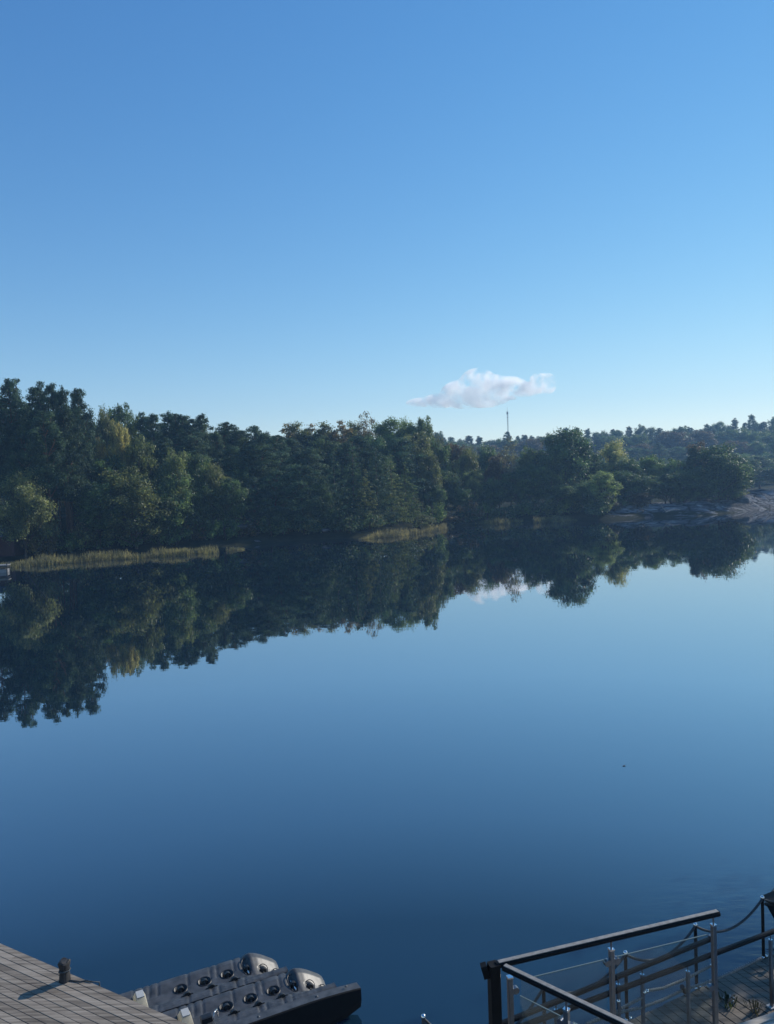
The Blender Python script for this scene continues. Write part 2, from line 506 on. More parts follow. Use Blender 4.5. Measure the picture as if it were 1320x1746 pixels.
def make_pine(name, H_=20, bare=.45, rad=3.1, n_cl=46, flat=.42, per=360):
    mb = MB(); at = trunk(mb, H_ * .97, H_ * .0115, .5)
    cl = []
    for i in range(n_cl):
        t = (i + random.random()) / n_cl
        z = H_ * (bare + (1 - bare) * t)
        prof = (math.sin(math.pi * (.24 + .71 * t)) ** .8)
        r = rad * prof * random.uniform(.35, 1.0)
        a = i * 2.399 + random.uniform(-.5, .5)
        c = Vector((math.cos(a) * r, math.sin(a) * r, z + random.uniform(-.3, .3)))
        s = random.uniform(.7, 1.35) * (1.10 - .50 * t) * rad / 3.1
        cl.append((c, (s, s, s * flat * random.uniform(.8, 1.4))))
        if i % 2 == 0: limb(mb, at(z - .5), c, .09, .03, -.05)
        if random.random() < .75 and r > 1.2:
            c2 = Vector((c.x * .5, c.y * .5, c.z + random.uniform(-.4, .5)))
            cl.append((c2, (s * .8, s * .8, s * .4)))
    for k in range(3):
        cl.append((at(H_) + Vector((random.uniform(-.4, .4), random.uniform(-.4, .4), random.uniform(-1.1, .25))), (.4, .4, .42)))
    for k in range(5):                                              # dead snags under the crown
        z = H_ * bare * random.uniform(.5, 1); a = random.uniform(0, 6.3)
        limb(mb, at(z), at(z) + Vector((math.cos(a) * 1.5, math.sin(a) * 1.5, .1)), .04, .015, .05)
    return proto(name, H_, cl, per, .195, .32, M['needle'], mb, M['pine_bark'], .7)
def make_spruce(name, H_=17, rad=2.9, per=130, low=.08):
    mb = MB(); at = trunk(mb, H_ * .98, H_ * .012, .15)
    cl = []
    n = 15
    for i in range(n):
        t = i / (n - 1)
        z = H_ * (low + (1 - low) * t)
        r = rad * (1 - t) ** .8 + .12
        k = max(3, int(7 * (1 - t) + 2))
        for j in range(k):
            a = i * 1.1 + j * 6.283 / k + random.uniform(-.3, .3)
            for q in ((.45, 1.0) if r > 1 else (.7,)):
                rr = r * q * random.uniform(.8, 1.08)
                s = (.35 + .42 * (1 - t)) * random.uniform(.8, 1.25)
                cl.append((Vector((math.cos(a) * rr, math.sin(a) * rr, z - rr * .16 + random.uniform(-.5, .5))), (s, s, s * .45)))
    return proto(name, H_, cl, per, .19, .42, M['needle'], mb, M['bark'], .6)
def make_broad(name, H_=13, rad=4.4, base=.22, n_cl=95, size=.165, per=190, lump=.28, bark='bark', tall=1.0, open_=0.):
    mb = MB(); at = trunk(mb, H_ * .75, H_ * .017, .7)
    cl = []
    hz = H_ * (1 - base) / 2
    cz = H_ * base + hz
    lobes = [(unit(RNG.normal(0, 1, (1, 3)))[0], random.uniform(.0, lump)) for _ in range(9)]
    for i in range(n_cl):
        d = unit(RNG.normal(0, 1, (1, 3)))[0]
        f = 1 - lump * .5 + sum(b * max(0, float(d @ l_)) ** 3 for l_, b in lobes)
        q = random.uniform(.55, 1.0) if i % 4 else random.uniform(.15, .6)
        wz = 1.0 if d[2] > 0 else .92
        c = Vector((d[0] * rad * f * q, d[1] * rad * f * q, cz + d[2] * hz * min(f, 1.08) * q * wz))
        s = random.uniform(.8, 1.45) * (rad / 4.4) ** .6
        cl.append((c, (s, s, s * .72)))
        if i % 3 == 0: limb(mb, at(max(H_ * base * .8, c.z * .55)), c, .1, .025, .02)
    if open_:
        cl = [x for x in cl if random.random() > open_]
    return proto(name, H_, cl, per, size, .62, M['leaf'], mb, M[bark], .45)
def make_bush(name, H_=3, rad=2.2, n_cl=26, per=110):
    mb = MB()
    for k in range(6):
        a = random.uniform(0, 6.3)
        mb.tube([(0, 0, -.4), (math.cos(a) * .5, math.sin(a) * .5, H_ * .4), (math.cos(a) * 1.2, math.sin(a) * 1.2, H_ * .8)], [.05, .035, .015], 5)
    cl = []
    for i in range(n_cl):
        d = unit(RNG.normal(0, 1, (1, 3)))[0]
        q = random.uniform(.45, 1)
        s = random.uniform(.4, .75)
        cl.append((Vector((d[0] * rad * q, d[1] * rad * q, H_ * .48 + d[2] * H_ * .42 * q)), (s, s, s * .75)))
    return proto(name, H_, cl, per, .17, .6, M['leaf'], mb, M['bark'], .4)

P = {
    'pine': [make_pine('pine_tree', 20, .38, 3.2, 66, .6), make_pine('pine_tree', 21, .48, 2.9, 56, .75), make_pine('pine_tree', 19, .3, 3.6, 74), make_pine('pine_tree', 17, .26, 3.3, 64, .6)],
    'wide_pine': [make_pine('pine_tree', 14, .12, 3.9, 74, .42), make_pine('pine_tree', 13, .10, 3.7, 66, .46)],
    'spruce': [make_spruce('spruce_tree'), make_spruce('spruce_tree', 15, 3.3)],
    'broad': [make_broad('broadleaf_tree'), make_broad('broadleaf_tree', 12, 4.7, .18, 105), make_broad('broadleaf_tree', 14, 3.9, .25, 90, lump=.3), make_broad('broadleaf_tree', 12, 4.2, .1, 110, lump=.36)],
    'birch': [make_broad('birch_tree', 16, 2.9, .15, 130, .18, 170, .2, 'birch_bark', open_=.08), make_broad('birch_tree', 15, 2.7, .15, 120, .18, 170, .25, 'birch_bark', open_=.12)],
    'thin': [make_broad('birch_tree', 15, 2.6, .35, 60, .16, 60, .3, 'birch_bark', open_=.1)],
    'airy': [make_broad('broadleaf_tree', 12, 4.2, .3, 90, .2, 40, .4, 'bark', open_=.3)],
    'bush': [make_bush('bush'), make_bush('bush', 2.6, 2.6, 30), make_bush('bush', 3.4, 1.9, 24)],
}
COL = {
    'pine': (.058, .096, .062), 'dark pine': (.044, .076, .054), 'spruce': (.056, .092, .056),
    'green': (.092, .138, .055), 'dark green': (.066, .108, .050), 'olive': (.112, .132, .056), 'light': (.140, .168, .075), 'lime': (.22, .27, .11), 'dull': (.118, .132, .066),
    'yellow': (.31, .31, .13), 'gold': (.27, .22, .08), 'brown': (.095, .075, .045), 'tan': (.17, .135, .075), 'pale': (.12, .13, .075),
}
KIND = {'pine': 'pine', 'wide_pine': 'pine', 'spruce': 'spruce', 'broad': 'tree', 'birch': 'birch', 'thin': 'birch', 'airy': 'tree', 'bush': 'bush'}
RECS = []
_cnt = {}
def plant(kind, x, ytop, Y, wpx, col, row, label=None, zbase=None, words=None, pick=None):
    """one tree whose tip is seen at (x, ytop) from the terrace, Y metres out, its foot on the ground there"""
    top = at_y(x, ytop, Y)
    zb = float(ground_z(top.x, Y)) if zbase is None else zbase
    if zbase is None and 40 < top.x < 126 and 0 < Y - np.interp(top.x, SX, SY) < 28:
        zb = max(zb, float(rock_z(top.x, Y)) - .3)
    _cnt[kind] = _cnt.get(kind, 0) + 1
    pr = P[kind][(_cnt[kind] if pick is None else pick) % len(P[kind])]
    r = pr['root'].copy(); C.objects.link(r)
    cr = pr['crown'].copy(); C.objects.link(cr); cr.parent = r
    tk = pr['trunk'].copy(); C.objects.link(tk); tk.parent = r
    sz = max(.15, (top.z - zb) / pr['H'])
    sx = (wpx * Y / F) / pr['W'] if wpx else sz * random.uniform(.9, 1.1)
    r.location = (top.x, Y, zb)
    r.scale = (sx, sx, sz)
    r.rotation_euler.z = random.uniform(0, 6.28)
    base = COL[col]
    v = random.uniform(.86, 1.16)
    cr.color = (base[0] * v * random.uniform(.93, 1.07), base[1] * v, base[2] * v * random.uniform(.93, 1.07), 1)
    RECS.append(dict(o=r, x=x, row=row, desc=words or (col.replace('dark pine', 'dark').replace('pine', 'dark green').replace('spruce', 'dark green') + ' ' + KIND[kind]), label=label, kind=kind))
    return r

# --- left bank, skyline
S = 'on the skyline of the left bank'
for x, y, Y, wp in ((18, 645, 118, 50), (62, 648, 116, 46), (86, 651, 120, 50), (106, 657, 117, 36), (132, 662, 116, 38), (42, 682, 112, 44), (-22, 655, 118, 60), (112, 690, 111, 60), (76, 700, 108, 56)):
    plant('pine', x, y, Y * .925, wp * 1.25, 'dark pine', S, words='tall dark pine')
for x, y, Y, wp, cl in ((174, 686, 128, 44, 'olive'), (200, 685, 132, 46, 'green'), (222, 694, 130, 40, 'green')):
    plant('broad', x, y, Y, wp, cl, S)
for x, y, Y, wp in ((246, 702, 128, 40), (262, 703, 124, 38), (286, 700, 130, 40), (304, 706, 126, 42), (322, 707, 131, 40), (344, 704, 127, 40), (366, 733, 124, 36), (385, 720, 135, 42), (407, 727, 132, 44), (432, 724, 136, 44), (452, 735, 134, 44), (470, 742, 130, 40), (330, 735, 118, 60), (280, 745, 116, 56), (395, 758, 120, 60), (440, 755, 122, 60)):
    plant('pine', x, y, Y, wp * 1.35, 'pine', S)
for x, y, Y, wp, cl in ((484, 721, 150, 58, 'tan'), (511, 716, 150, 58, 'olive'), (532, 721, 152, 58, 'tan'), (556, 717, 154, 58, 'olive'), (578, 716, 152, 58, 'tan'), (598, 716, 156, 58, 'olive')):
    plant('birch', x, y, Y, wp, cl, S)
plant('thin', 627, 701, 158, 40, 'tan', S, 'tall sparse birch, its thin top highest above the middle of the wooded shore')
plant('thin', 616, 706, 159, 30, 'tan', S, 'thin tan birch leaning against the tall sparse birch at mid shore')
for x, y, Y, wp, cl in ((660, 709, 156, 62, 'green'), (690, 708, 158, 60, 'green'), (715, 709, 157, 48, 'green'), (736, 722, 160, 36, 'olive')):
    plant('broad', x, y, Y, wp, cl, S)
# --- left bank, middle of the slope
S = 'half way up the left bank'
plant('broad', 203, 714, 112, 36, 'yellow', S, 'bright yellow birch lit up among dark pines on the left bank', pick=2)
plant('broad', 172, 740, 111, 34, 'gold', S, 'small orange-yellow tree just left of the bright yellow birch')
for k, x, y, Y, wp, cl in (('broad', 232, 742, 112, 70, 'olive'), ('broad', 290, 757, 110, 66, 'light'), ('broad', 330, 768, 115, 62, 'green'), ('broad', 366, 784, 114, 56, 'light'),
                           ('broad', 180, 775, 108, 70, 'dark green'), ('wide_pine', 476, 768, 126, 90, 'pine'), ('wide_pine', 520, 762, 128, 96, 'pine'), ('pine', 425, 780, 120, 66, 'pine'),
                           ('broad', 400, 792, 118, 60, 'green'), ('broad', 555, 745, 140, 70, 'dark green'), ('wide_pine', 610, 742, 138, 84, 'dark pine'), ('broad', 640, 735, 145, 70, 'dark green'),
                           ('pine', 590, 752, 134, 60, 'dark pine'), ('wide_pine', 680, 745, 146, 90, 'pine'), ('broad', 706, 734, 150, 60, 'olive'), ('broad', 728, 752, 148, 50, 'olive'),
                           ('pine', 495, 745, 138, 70, 'pine'), ('pine', 540, 740, 142, 66, 'dark pine'), ('pine', 25, 720, 108, 70, 'dark pine'), ('pine', 150, 715, 115, 60, 'dark pine'), ('pine', 250, 760, 118, 60, 'pine'), ('broad', 640, 770, 140, 70, 'dark green')):
    plant(k, x, y, Y, wp, cl, S)
# --- left bank, along the water
S = 'at the water under the left bank'
plant('broad', 36, 792, 97, 104, 'dull', S, 'pale green rounded tree beside the dark red hut', pick=1)
plant('broad', 226, 790, 106, 128, 'olive', S, 'broad olive oak over the dark shore behind the reeds', pick=3)
plant('broad', 288, 800, 109, 90, 'green', S, 'green tree leaning out right of the broad olive oak')
for k, x, y, Y, wp, cl in (('broad', 165, 815, 104, 80, 'dark green'), ('wide_pine', 470, 800, 119, 84, 'pine'), ('wide_pine', 515, 790, 120, 90, 'pine'), ('broad', 340, 815, 112, 76, 'dark green'), ('broad', 388, 812, 114, 70, 'dark green'),
                           ('wide_pine', 432, 812, 117, 70, 'dark pine'), ('spruce', 568, 770, 122, 66, 'spruce'), ('spruce', 600, 748, 126, 74, 'spruce'), ('spruce', 640, 764, 127, 70, 'spruce'), ('spruce', 665, 775, 131, 66, 'olive'),
                           ('spruce', 690, 788, 136, 60, 'green'), ('spruce', 706, 835, 139, 46, 'olive'), ('spruce', 622, 800, 124, 56, 'olive'), ('broad', 548, 812, 121, 60, 'dark green')):
    plant(k, x, y, Y, wp, cl, S)
for x, y, Y in ((96, 742, 108), (108, 735, 107), (118, 745, 109), (130, 730, 107.5), (88, 760, 106.5), (140, 752, 108.5)):
    plant('pine', x, y, Y, 44, 'dark pine', S, words='slim bare-stemmed pine', pick=1)
far = [(x, float(np.interp(x, [-30, 130, 160, 250, 350, 480, 600, 715, 745], [662, 672, 700, 712, 718, 738, 728, 722, 745]))) for x in range(-30, 740, 34)]
for x, y in far:
    plant(random.choice(['pine', 'broad', 'broad']), x + random.uniform(-6, 6), y + random.uniform(6, 24), random.uniform(150, 172), random.uniform(50, 62), random.choice(['pine', 'dark green']), 'behind the left bank skyline')
for x in (40, 90, 140, 190, 240, 290):
    plant('bush', x, 792, 152, 110, 'dark green', 'low on the far side of the left bank')
for x in range(50, 430, 32):
    plant('broad', x + random.uniform(-6, 6), 775 + random.uniform(-10, 20), random.uniform(126, 142), 64, 'dark green', 'in the shade behind the left slope')
# --- middle of the far shore
S = 'between the wooded point and the big round tree'
plant('broad', 775, 752, 168, 52, 'brown', S, 'rust brown tree right of the wooded point')
plant('broad', 796, 757, 160, 54, 'olive', S, 'yellow-green tree below the rust brown one')
plant('broad', 804, 800, 154, 40, 'light', S, 'low lime-green tree at the foot of the rust brown tree', pick=2)
plant('thin', 868, 745, 158, 36, 'pale', S, 'pale ivy-clad tree with a thin crown under the radio mast')
for k, x, y, Y, wp, cl in (('broad', 745, 750, 158, 56, 'dark green'), ('broad', 760, 800, 152, 56, 'dark green'), ('broad', 830, 752, 172, 60, 'dark green'), ('broad', 850, 772, 162, 50, 'brown'), ('broad', 898, 756, 166, 54, 'green'),
                           ('broad', 880, 800, 156, 60, 'dark green'), ('broad', 838, 812, 155, 56, 'dark green'), ('broad', 912, 790, 157, 56, 'dark green'), ('broad', 752, 742, 168, 44, 'olive'), ('broad', 785, 830, 150, 44, 'dark green'), ('broad', 735, 812, 147, 50, 'dark green'), ('spruce', 815, 765, 172, 30, 'spruce')):
    plant(k, x, y, Y, wp, cl, S)
# --- round the headland
S = 'on the rocky headland'
plant('broad', 962, 727, 162, 96, 'dark green', S, 'big round dark tree, tallest on the right-hand shore', pick=0)
plant('broad', 935, 760, 158, 60, 'dark green', S, 'lower dark tree joined to the left side of the big round tree')
plant('broad', 1026, 802, 151, 56, 'lime', S, 'small lime-green tree at the start of the bare rock', pick=2)
plant('broad', 1046, 744, 172, 64, 'yellow', S, 'golden yellow tree right of the big round tree', pick=1)
plant('broad', 1222, 752, 164, 112, 'dark green', S, 'wide spreading oak above the bare rock near the right edge', pick=1)
plant('broad', 1196, 748, 172, 60, 'brown', S, 'brownish crown just behind the wide spreading oak')
plant('pine', 1182, 759, 166, 30, 'dark pine', S, 'thin crooked pine at the left side of the wide spreading oak')
for k, x, y, Y, wp, cl in (('broad', 1000, 765, 168, 60, 'dark green'), ('broad', 1072, 775, 166, 64, 'dark green'), ('broad', 1108, 774, 170, 60, 'green'), ('broad', 1142, 778, 166, 56, 'green'), ('broad', 1062, 800, 158, 56, 'dark green'),
                           ('broad', 1094, 808, 157, 64, 'dark green'), ('broad', 1132, 806, 160, 64, 'dark green'), ('broad', 1165, 795, 162, 60, 'dark green'), ('broad', 1252, 778, 166, 60, 'dark green'), ('broad', 990, 820, 154, 56, 'dark green'),
                           ('broad', 960, 825, 153, 64, 'dark green'), ('broad', 1190, 800, 161, 66, 'dark green'), ('broad', 1086, 838, 155, 50, 'brown'), ('broad', 1240, 806, 165, 56, 'green')):
    plant(k, x, y, Y, wp, cl, S)
# --- far wooded ridge
S = 'in the far wood behind the bay'
sky_x = [735, 800, 840, 870, 910, 1000, 1050, 1100, 1150, 1200, 1240, 1260, 1310, 1360]
sky_y = [735, 738, 741, 736, 735, 731, 724, 722, 723, 722, 715, 711, 710, 705]
def far_row(y0, Y, step, kinds, dy, row, x0=742, x1=1350):
    x = x0
    while x < x1:
        k, cl = random.choice(kinds)
        yy = float(np.interp(x, sky_x, sky_y)) + dy + random.uniform(-5, 10)
        plant(k, x, yy, Y + random.uniform(-9, 9), step * (random.uniform(1.2, 1.7) if k == 'pine' else random.uniform(1.7, 2.5)), cl, row)
        x += step * random.uniform(.6, 1.35)
far_row(0, 430, 14, [('pine', 'pine'), ('pine', 'dark pine'), ('broad', 'dark green'), ('broad', 'dark green')], 0, 'on the skyline of the far ridge')
far_row(0, 385, 23, [('pine', 'pine'), ('broad', 'dark green'), ('broad', 'green'), ('broad', 'brown')], 15, 'on the upper slope of the far ridge')
far_row(0, 340, 28, [('pine', 'pine'), ('broad', 'green'), ('broad', 'brown'), ('broad', 'dark green')], 32, 'on the lower slope of the far ridge')
far_row(0, 290, 34, [('broad', 'dark green'), ('pine', 'pine'), ('broad', 'green')], 56, 'at the foot of the far ridge')
for x, y, Y in ((892, 776, 285), (915, 772, 292), (760, 775, 280)):
    plant('broad', x, y, Y, 40, 'dark green', 'close behind the far shore trees')
far_row(0, 245, 34, [('broad', 'dark green'), ('pine', 'dark pine'), ('broad', 'dark green')], 72, 'in the dark wood behind the headland', 1250, 1370)
# --- low growth along the shore
for x in list(range(60, 640, 27)) + list(range(720, 1046, 22)):
    xx = x + random.uniform(-7, 7)
    Yb = float(np.interp(at_y(xx, 900, 120).x, SX, SY))
    for _ in range(2):
        Yb = float(np.interp(at_y(xx, 900, Yb).x, SX, SY))
    Y = Yb + random.uniform(1.5, 6)
    pt = at_y(xx, 900, Y)
    gz = float(ground_z(pt.x, Y))
    hgt = random.uniform(2.2, 4.2)
    q = (gz + hgt - H) / Y
    yt = 900 + (pt.z - (gz + hgt)) / Y * F
    plant('bush', xx, yt, Y, random.uniform(40, 62), random.choice(['dark green', 'dark green', 'green', 'olive', 'brown']), 'low along the far waterline')
for x, y, Y, cl in ((62, 862, 101, 'tan'), (150, 868, 106, 'gold'), (135, 880, 104, 'tan'), (80, 882, 100, 'tan'), (1248, 832, 166, 'olive'), (1262, 836, 167, 'light'), (1092, 842, 153, 'brown'), (1020, 858, 148, 'dark green'), (1046, 848, 151, 'brown'), (1070, 840, 154, 'dark green'),
                    (330, 872, 112, 'tan'), (400, 862, 115, 'tan'), (790, 860, 147, 'pale')):
    plant('bush', x, y, Y, 34, cl, 'low along the far waterline')
# the tree out of frame on the right whose shade dapples the gangway
plant('airy', 1860, 480, 19.0, None, 'green', 'near', 'unseen green tree on the near bank shading the gangway', zbase=1.0, pick=0)
RECS[-1]['o'].scale = (.8, .8, .8)
RECS[-1]['o'].location = (16.4, 18.2, 1.2)

ORD = ['first', 'second', 'third', 'fourth', 'fifth', 'sixth', 'seventh', 'eighth', 'ninth', 'tenth', 'eleventh', 'twelfth', 'thirteenth', 'fourteenth', 'fifteenth', 'sixteenth', 'seventeenth', 'eighteenth', 'nineteenth', 'twentieth'] + ['twenty-' + q for q in ('first', 'second', 'third', 'fourth', 'fifth', 'sixth', 'seventh', 'eighth', 'ninth')] + ['thirtieth'] + ['thirty-' + q for q in ('first', 'second', 'third', 'fourth', 'fifth')]
rows = {}
for r in sorted(RECS, key=lambda r: r['x']):
    cat = 'bush' if r['kind'] == 'bush' else 'tree'
    grp = {'bush': 'bushes along the far waterline'}.get(r['kind'], 'trees ' + r['row'])
    if r['label']:
        tag(r['o'], r['label'], cat, grp)
        continue
    key = (r['desc'], r['row'])
    rows.setdefault(key, []).append(r)
for (desc, row), rs in rows.items():
    for i, r in enumerate(rs):
        cat = 'bush' if r['kind'] == 'bush' else 'tree'
        lab = ('only ' + desc + ' ' + row) if len(rs) == 1 else f'{ORD[i]} {desc} from the left {row}'
        tag(r['o'], lab, cat, 'bushes along the far waterline' if cat == 'bush' else 'trees ' + row)

# ------------------------------------------------------------------ reeds and dry grass
def reed_bed(name, poly_front, poly_back, count, hgt, cols, label):
    """blades between two lines given as (x, y) ground points"""
    fr = np.array(poly_front); bk = np.array(poly_back)
    t = RNG.uniform(0, 1, count); s = RNG.uniform(0, 1, count)
    tt = t * (len(fr) - 1); i = np.minimum(tt.astype(int), len(fr) - 2); f = (tt - i)[:, None]
    a = fr[i] * (1 - f) + fr[i + 1] * f
    b = bk[i] * (1 - f) + bk[i + 1] * f
    p = a * (1 - s[:, None]) + b * s[:, None]
    keep = (vnoise(p[:, 0], p[:, 1], 2.2, 4) * .7 + vnoise(p[:, 0], p[:, 1], .9, 6) * .3) > .41
    p = p[keep]; n = len(p)
    edge = np.minimum(1, np.minimum(t[keep] / .3 + .25, (1 - t[keep]) / .1 + .1))
    h = edge * hgt * RNG.uniform(.45, 1.25, n) * (.6 + .8 * vnoise(p[:, 0], p[:, 1], 3, 8))
    ang = RNG.uniform(0, 6.283, n); lean = RNG.normal(0, .16, (n, 2)) * h[:, None]
    wd = RNG.uniform(.02, .05, n)
    z0 = np.full(n, -.1)
    dx, dy = np.cos(ang) * wd, np.sin(ang) * wd
    v = np.stack([np.stack([p[:, 0] - dx, p[:, 1] - dy, z0], 1), np.stack([p[:, 0] + dx, p[:, 1] + dy, z0], 1),
                  np.stack([p[:, 0] + lean[:, 0] * .5 + dx, p[:, 1] + lean[:, 1] * .5 + dy, h * .6], 1),
                  np.stack([p[:, 0] + lean[:, 0], p[:, 1] + lean[:, 1], h], 1)], 1).reshape(-1, 3)
    o = bpy.data.objects.new(name, quads(name, v, M['reed']))
    C.objects.link(o)
    o.color = (*cols, 1)
    return tag(o, label, 'reeds', kind='stuff')
def gp(*pts): return [tuple(at_z(x, y, 0).xy) for x, y in pts]
reed_bed('reeds', gp((-40, 974), (60, 966), (150, 958), (260, 951), (340, 946), (418, 938)), gp((-40, 964), (60, 959), (150, 953), (260, 946), (340, 941), (418, 935)), 8000, .78, (.155, .148, .085), 'long yellow-green reed bed in front of the left bank')
reed_bed('reeds', gp((612, 921), (650, 917), (690, 914), (740, 907), (775, 898)), gp((612, 920), (650, 914), (690, 909), (740, 902), (775, 896)), 3000, 1.0, (.17, .155, .09), 'golden reed bed on the tip of the wooded point')
reed_bed('reeds', gp((780, 896), (860, 894), (930, 891), (985, 888)), gp((780, 894), (860, 892), (930, 889), (985, 887)), 3600, 1.0, (.15, .145, .08), 'thin strip of dull reeds left of the bare rock')

# ------------------------------------------------------------------ mast, hut, jetty, shore stones
base = at_y(868, 760, 600); top = at_y(865, 695, 600)
loc = Vector((top.x, 600, float(ground_z(top.x, 600))))
r = tag(empty('radio_mast', loc), 'slim grey radio mast standing on the far ridge under the cloud', 'mast')
hm = top.z - loc.z
mb = MB()
for k in range(3):
    a = k * 2.094
    mb.tube([(math.cos(a) * .55, math.sin(a) * .55, 0), (math.cos(a) * .4, math.sin(a) * .4, hm - 4)], .11, 6)
nb = int(hm / 1.6)
for i in range(nb):
    z0, z1 = i * (hm - 4) / nb, (i + 1) * (hm - 4) / nb
    for k in range(3):
        a, b = k * 2.094, (k + 1) * 2.094
        mb.tube([(math.cos(a) * .48, math.sin(a) * .48, z0), (math.cos(b) * .48, math.sin(b) * .48, z1)], .06, 4)
mb.tube([(0, 0, hm - 5), (0, 0, hm)], .08, 6)
mb.build('lattice_pole', M['galv'], r)
for k in range(3):
    mb = MB(); a = k * 2.094 + .5
    mb.box((math.cos(a) * .55, math.sin(a) * .55, hm - 4.2), (.34, .34, 2.2))
    mb.build('antenna_panel', M['galv'], r)
mb = MB(); mb.box((0, 0, hm - 7.6), (1.3, 1.3, .35)); mb.build('platform', M['galv'], r)

# hut
a = at_z(-40, 935, 0)
hl = at_y(8, 930, 98.5); hz = max(.3, float(ground_z(hl.x, 98.5)))
r = tag(empty('boat_hut', (hl.x - .5, 98.5, hz)), 'dark red boarded hut under the pale green tree at the left edge', 'hut')
mb = MB(); mb.box((0, 0, 1.05), (5.4, 4, 2.5))
for i in range(28): mb.box((-2.65 + i * .197, -2.01, 1.05), (.05, .04, 2.5))
mb.build('wall', M['red_board'], r)
mb = MB()
mb.add([(-3.1, -2.5, 2.25), (3.1, -2.5, 2.25), (3.1, 0, 3.2), (-3.1, 0, 3.2), (-3.1, 2.5, 2.25), (3.1, 2.5, 2.25), (-3.1, -2.5, 2.37), (3.1, -2.5, 2.37), (3.1, 0, 3.34), (-3.1, 0, 3.34), (-3.1, 2.5, 2.37), (3.1, 2.5, 2.37)],
       [(0, 3, 2, 1), (3, 4, 5, 2), (6, 7, 8, 9), (9, 8, 11, 10), (0, 1, 7, 6), (4, 10, 11, 5), (1, 2, 8, 7), (2, 5, 11, 8), (0, 6, 9, 3), (3, 9, 10, 4)])
mb.build('roof', M['roof_felt'], r)
mb = MB(); mb.box((.35, -2.06, .85), (.75, .08, 1.9)); d = mb.build('door', M['pale_paint'], r)
mb = MB(); mb.ball((.62, -2.12, .85), .05); mb.build('handle', M['galv'], d)
mb = MB()
mb.box((-1.5, -2.05, 1.3), (.8, .06, .7)); mb.build('window', M['roof_felt'], r)

# jetty end at the left edge
j1 = at_z(17, 974, .05); jr = Vector((-.93, -.25, 0)).normalized()
r = tag(empty('jetty', j1), 'end of a low pale-topped jetty among the reeds at the left edge', 'jetty')
jp = Vector((-jr.y, jr.x, 0))
mb = MB()
for i in range(34):
    mb.box(jr * (.08 + i * .15) + Vector((0, 0, .72)) - jp * 0, (.14, 1.5, .05), jr, jp)
mb.build('deck_boards', M['boat_white'], r)
mb = MB(); mb.box(jr * 2.6 + Vector((0, 0, .58)), (5.0, 1.4, .2), jr, jp); mb.build('frame', M['boat_hull'], r)
mb = MB(); mb.box(jr * 2.6 + Vector((0, 0, .12)), (4.9, 1.2, .36), jr, jp); mb.build('float', M['galv'], r)
for i in (0, 1):
    mb = MB(); mb.tube([jr * .15 - jp * (.62 - i * 1.24) + Vector((0, 0, -1)), jr * .15 - jp * (.62 - i * 1.24) + Vector((0, 0, 1.0))], .05, 8); mb.build('pile', M['boat_hull'], r)

def boulder(x, y, Y, r_, label, sq=(1.4, 1, .7)):
    p_ = at_y(x, y, Y)
    mb = MB(); mb.ball((0, 0, 0), r_, 14, 10, sq)
    mb.v = [tuple(Vector(v) * (1 + .35 * (float(vnoise(v[0] * 1.3 + x, v[1] * 1.3 + v[2] * 2, r_ * .8, 2)) - .5))) for v in mb.v]
    o = mb.build('boulder', M['granite']); o.location = p_
    return tag(o, label, 'rock', 'loose stones on the far shore')
boulder(1092, 872, 146.5, .5, 'small pale boulder at the waterline of the bare rock, left part')
boulder(438, 924, 112.5, .45, 'small pale boulder just right of the end of the left reed bed')
boulder(556, 904, 119, .5, 'pale boulder in the dark under the spruces')
boulder(398, 898, 114, .9, 'low pale slab of rock under the trees behind the reeds', (2.6, 1, .5))
# bleached branch on the rock
a, b, c2 = at_y(1127, 862, 146.2), at_y(1136, 873, 146.0), at_y(1160, 869, 146.6)
mb = MB()
mb.tube([a - b, Vector((0, 0, 0)), (c2 - b) * .5 + Vector((0, 0, .25)), c2 - b], [.07, .16, .11, .05], 7)
o = mb.build('driftwood_branch', M['birch_bark']); o.location = b
tag(o, 'bleached forked branch lying where the bare rock meets the water', 'branch')

# ------------------------------------------------------------------ left dock
def boards(mb, org, along, across, n_rows, bw, gap, t0, t1, th, lens=(2.6, 4.2)):
    tones = []
    for i in range(n_rows):
        t = t0 - random.uniform(0, 2)
        while t < t1:
            L = random.uniform(*lens)
            a_, b_ = max(t, t0), min(t + L - .006, t1)
            if b_ - a_ > .1:
                dz = random.uniform(-.003, .003)
                mb.bar(org + along * a_ + across * (bw / 2 + i * (bw + gap)) + Vector((0, 0, dz - th / 2)), org + along * b_ + across * (bw / 2 + i * (bw + gap)) + Vector((0, 0, dz - th / 2)), bw, th, cham=.004)
                tones += [random.random()] * 10
            t += L
    return tones
def set_tone(o, tones):
    at = o.data.attributes.new('tone', 'FLOAT', 'FACE')
    at.data.foreach_set('value', tones)
e0, e1 = at_z(0, 1608, .6), at_z(320, 1746, .6)
al = (e1 - e0).normalized(); ac = Vector((al.y, -al.x, 0))
if ac.y > 0: ac = -ac
al_ang = math.atan2(al.y, al.x)
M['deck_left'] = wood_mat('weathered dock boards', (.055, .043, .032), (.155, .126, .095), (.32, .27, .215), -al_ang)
r = tag(empty('wooden_dock', e0), 'weathered grey plank dock filling the lower left corner', 'dock')
mb = MB(); tn = boards(mb, Vector((0, 0, 0)), al, ac, 38, .104, .0055, -3.5, 6.6, .034, (4.0, 6.5))
set_tone(mb.build('deck_planks', M['deck_left'], r), tn)
mb = MB()
mb.bar(al * -3.5 + ac * .03 + Vector((0, 0, -.13)), al * 6.6 + ac * .03 + Vector((0, 0, -.13)), .05, .18)
mb.bar(al * -3.5 + ac * 4.2 + Vector((0, 0, -.13)), al * 6.6 + ac * 4.2 + Vector((0, 0, -.13)), .05, .18)
mb.build('edge_beam', M['dark_timber'], r)
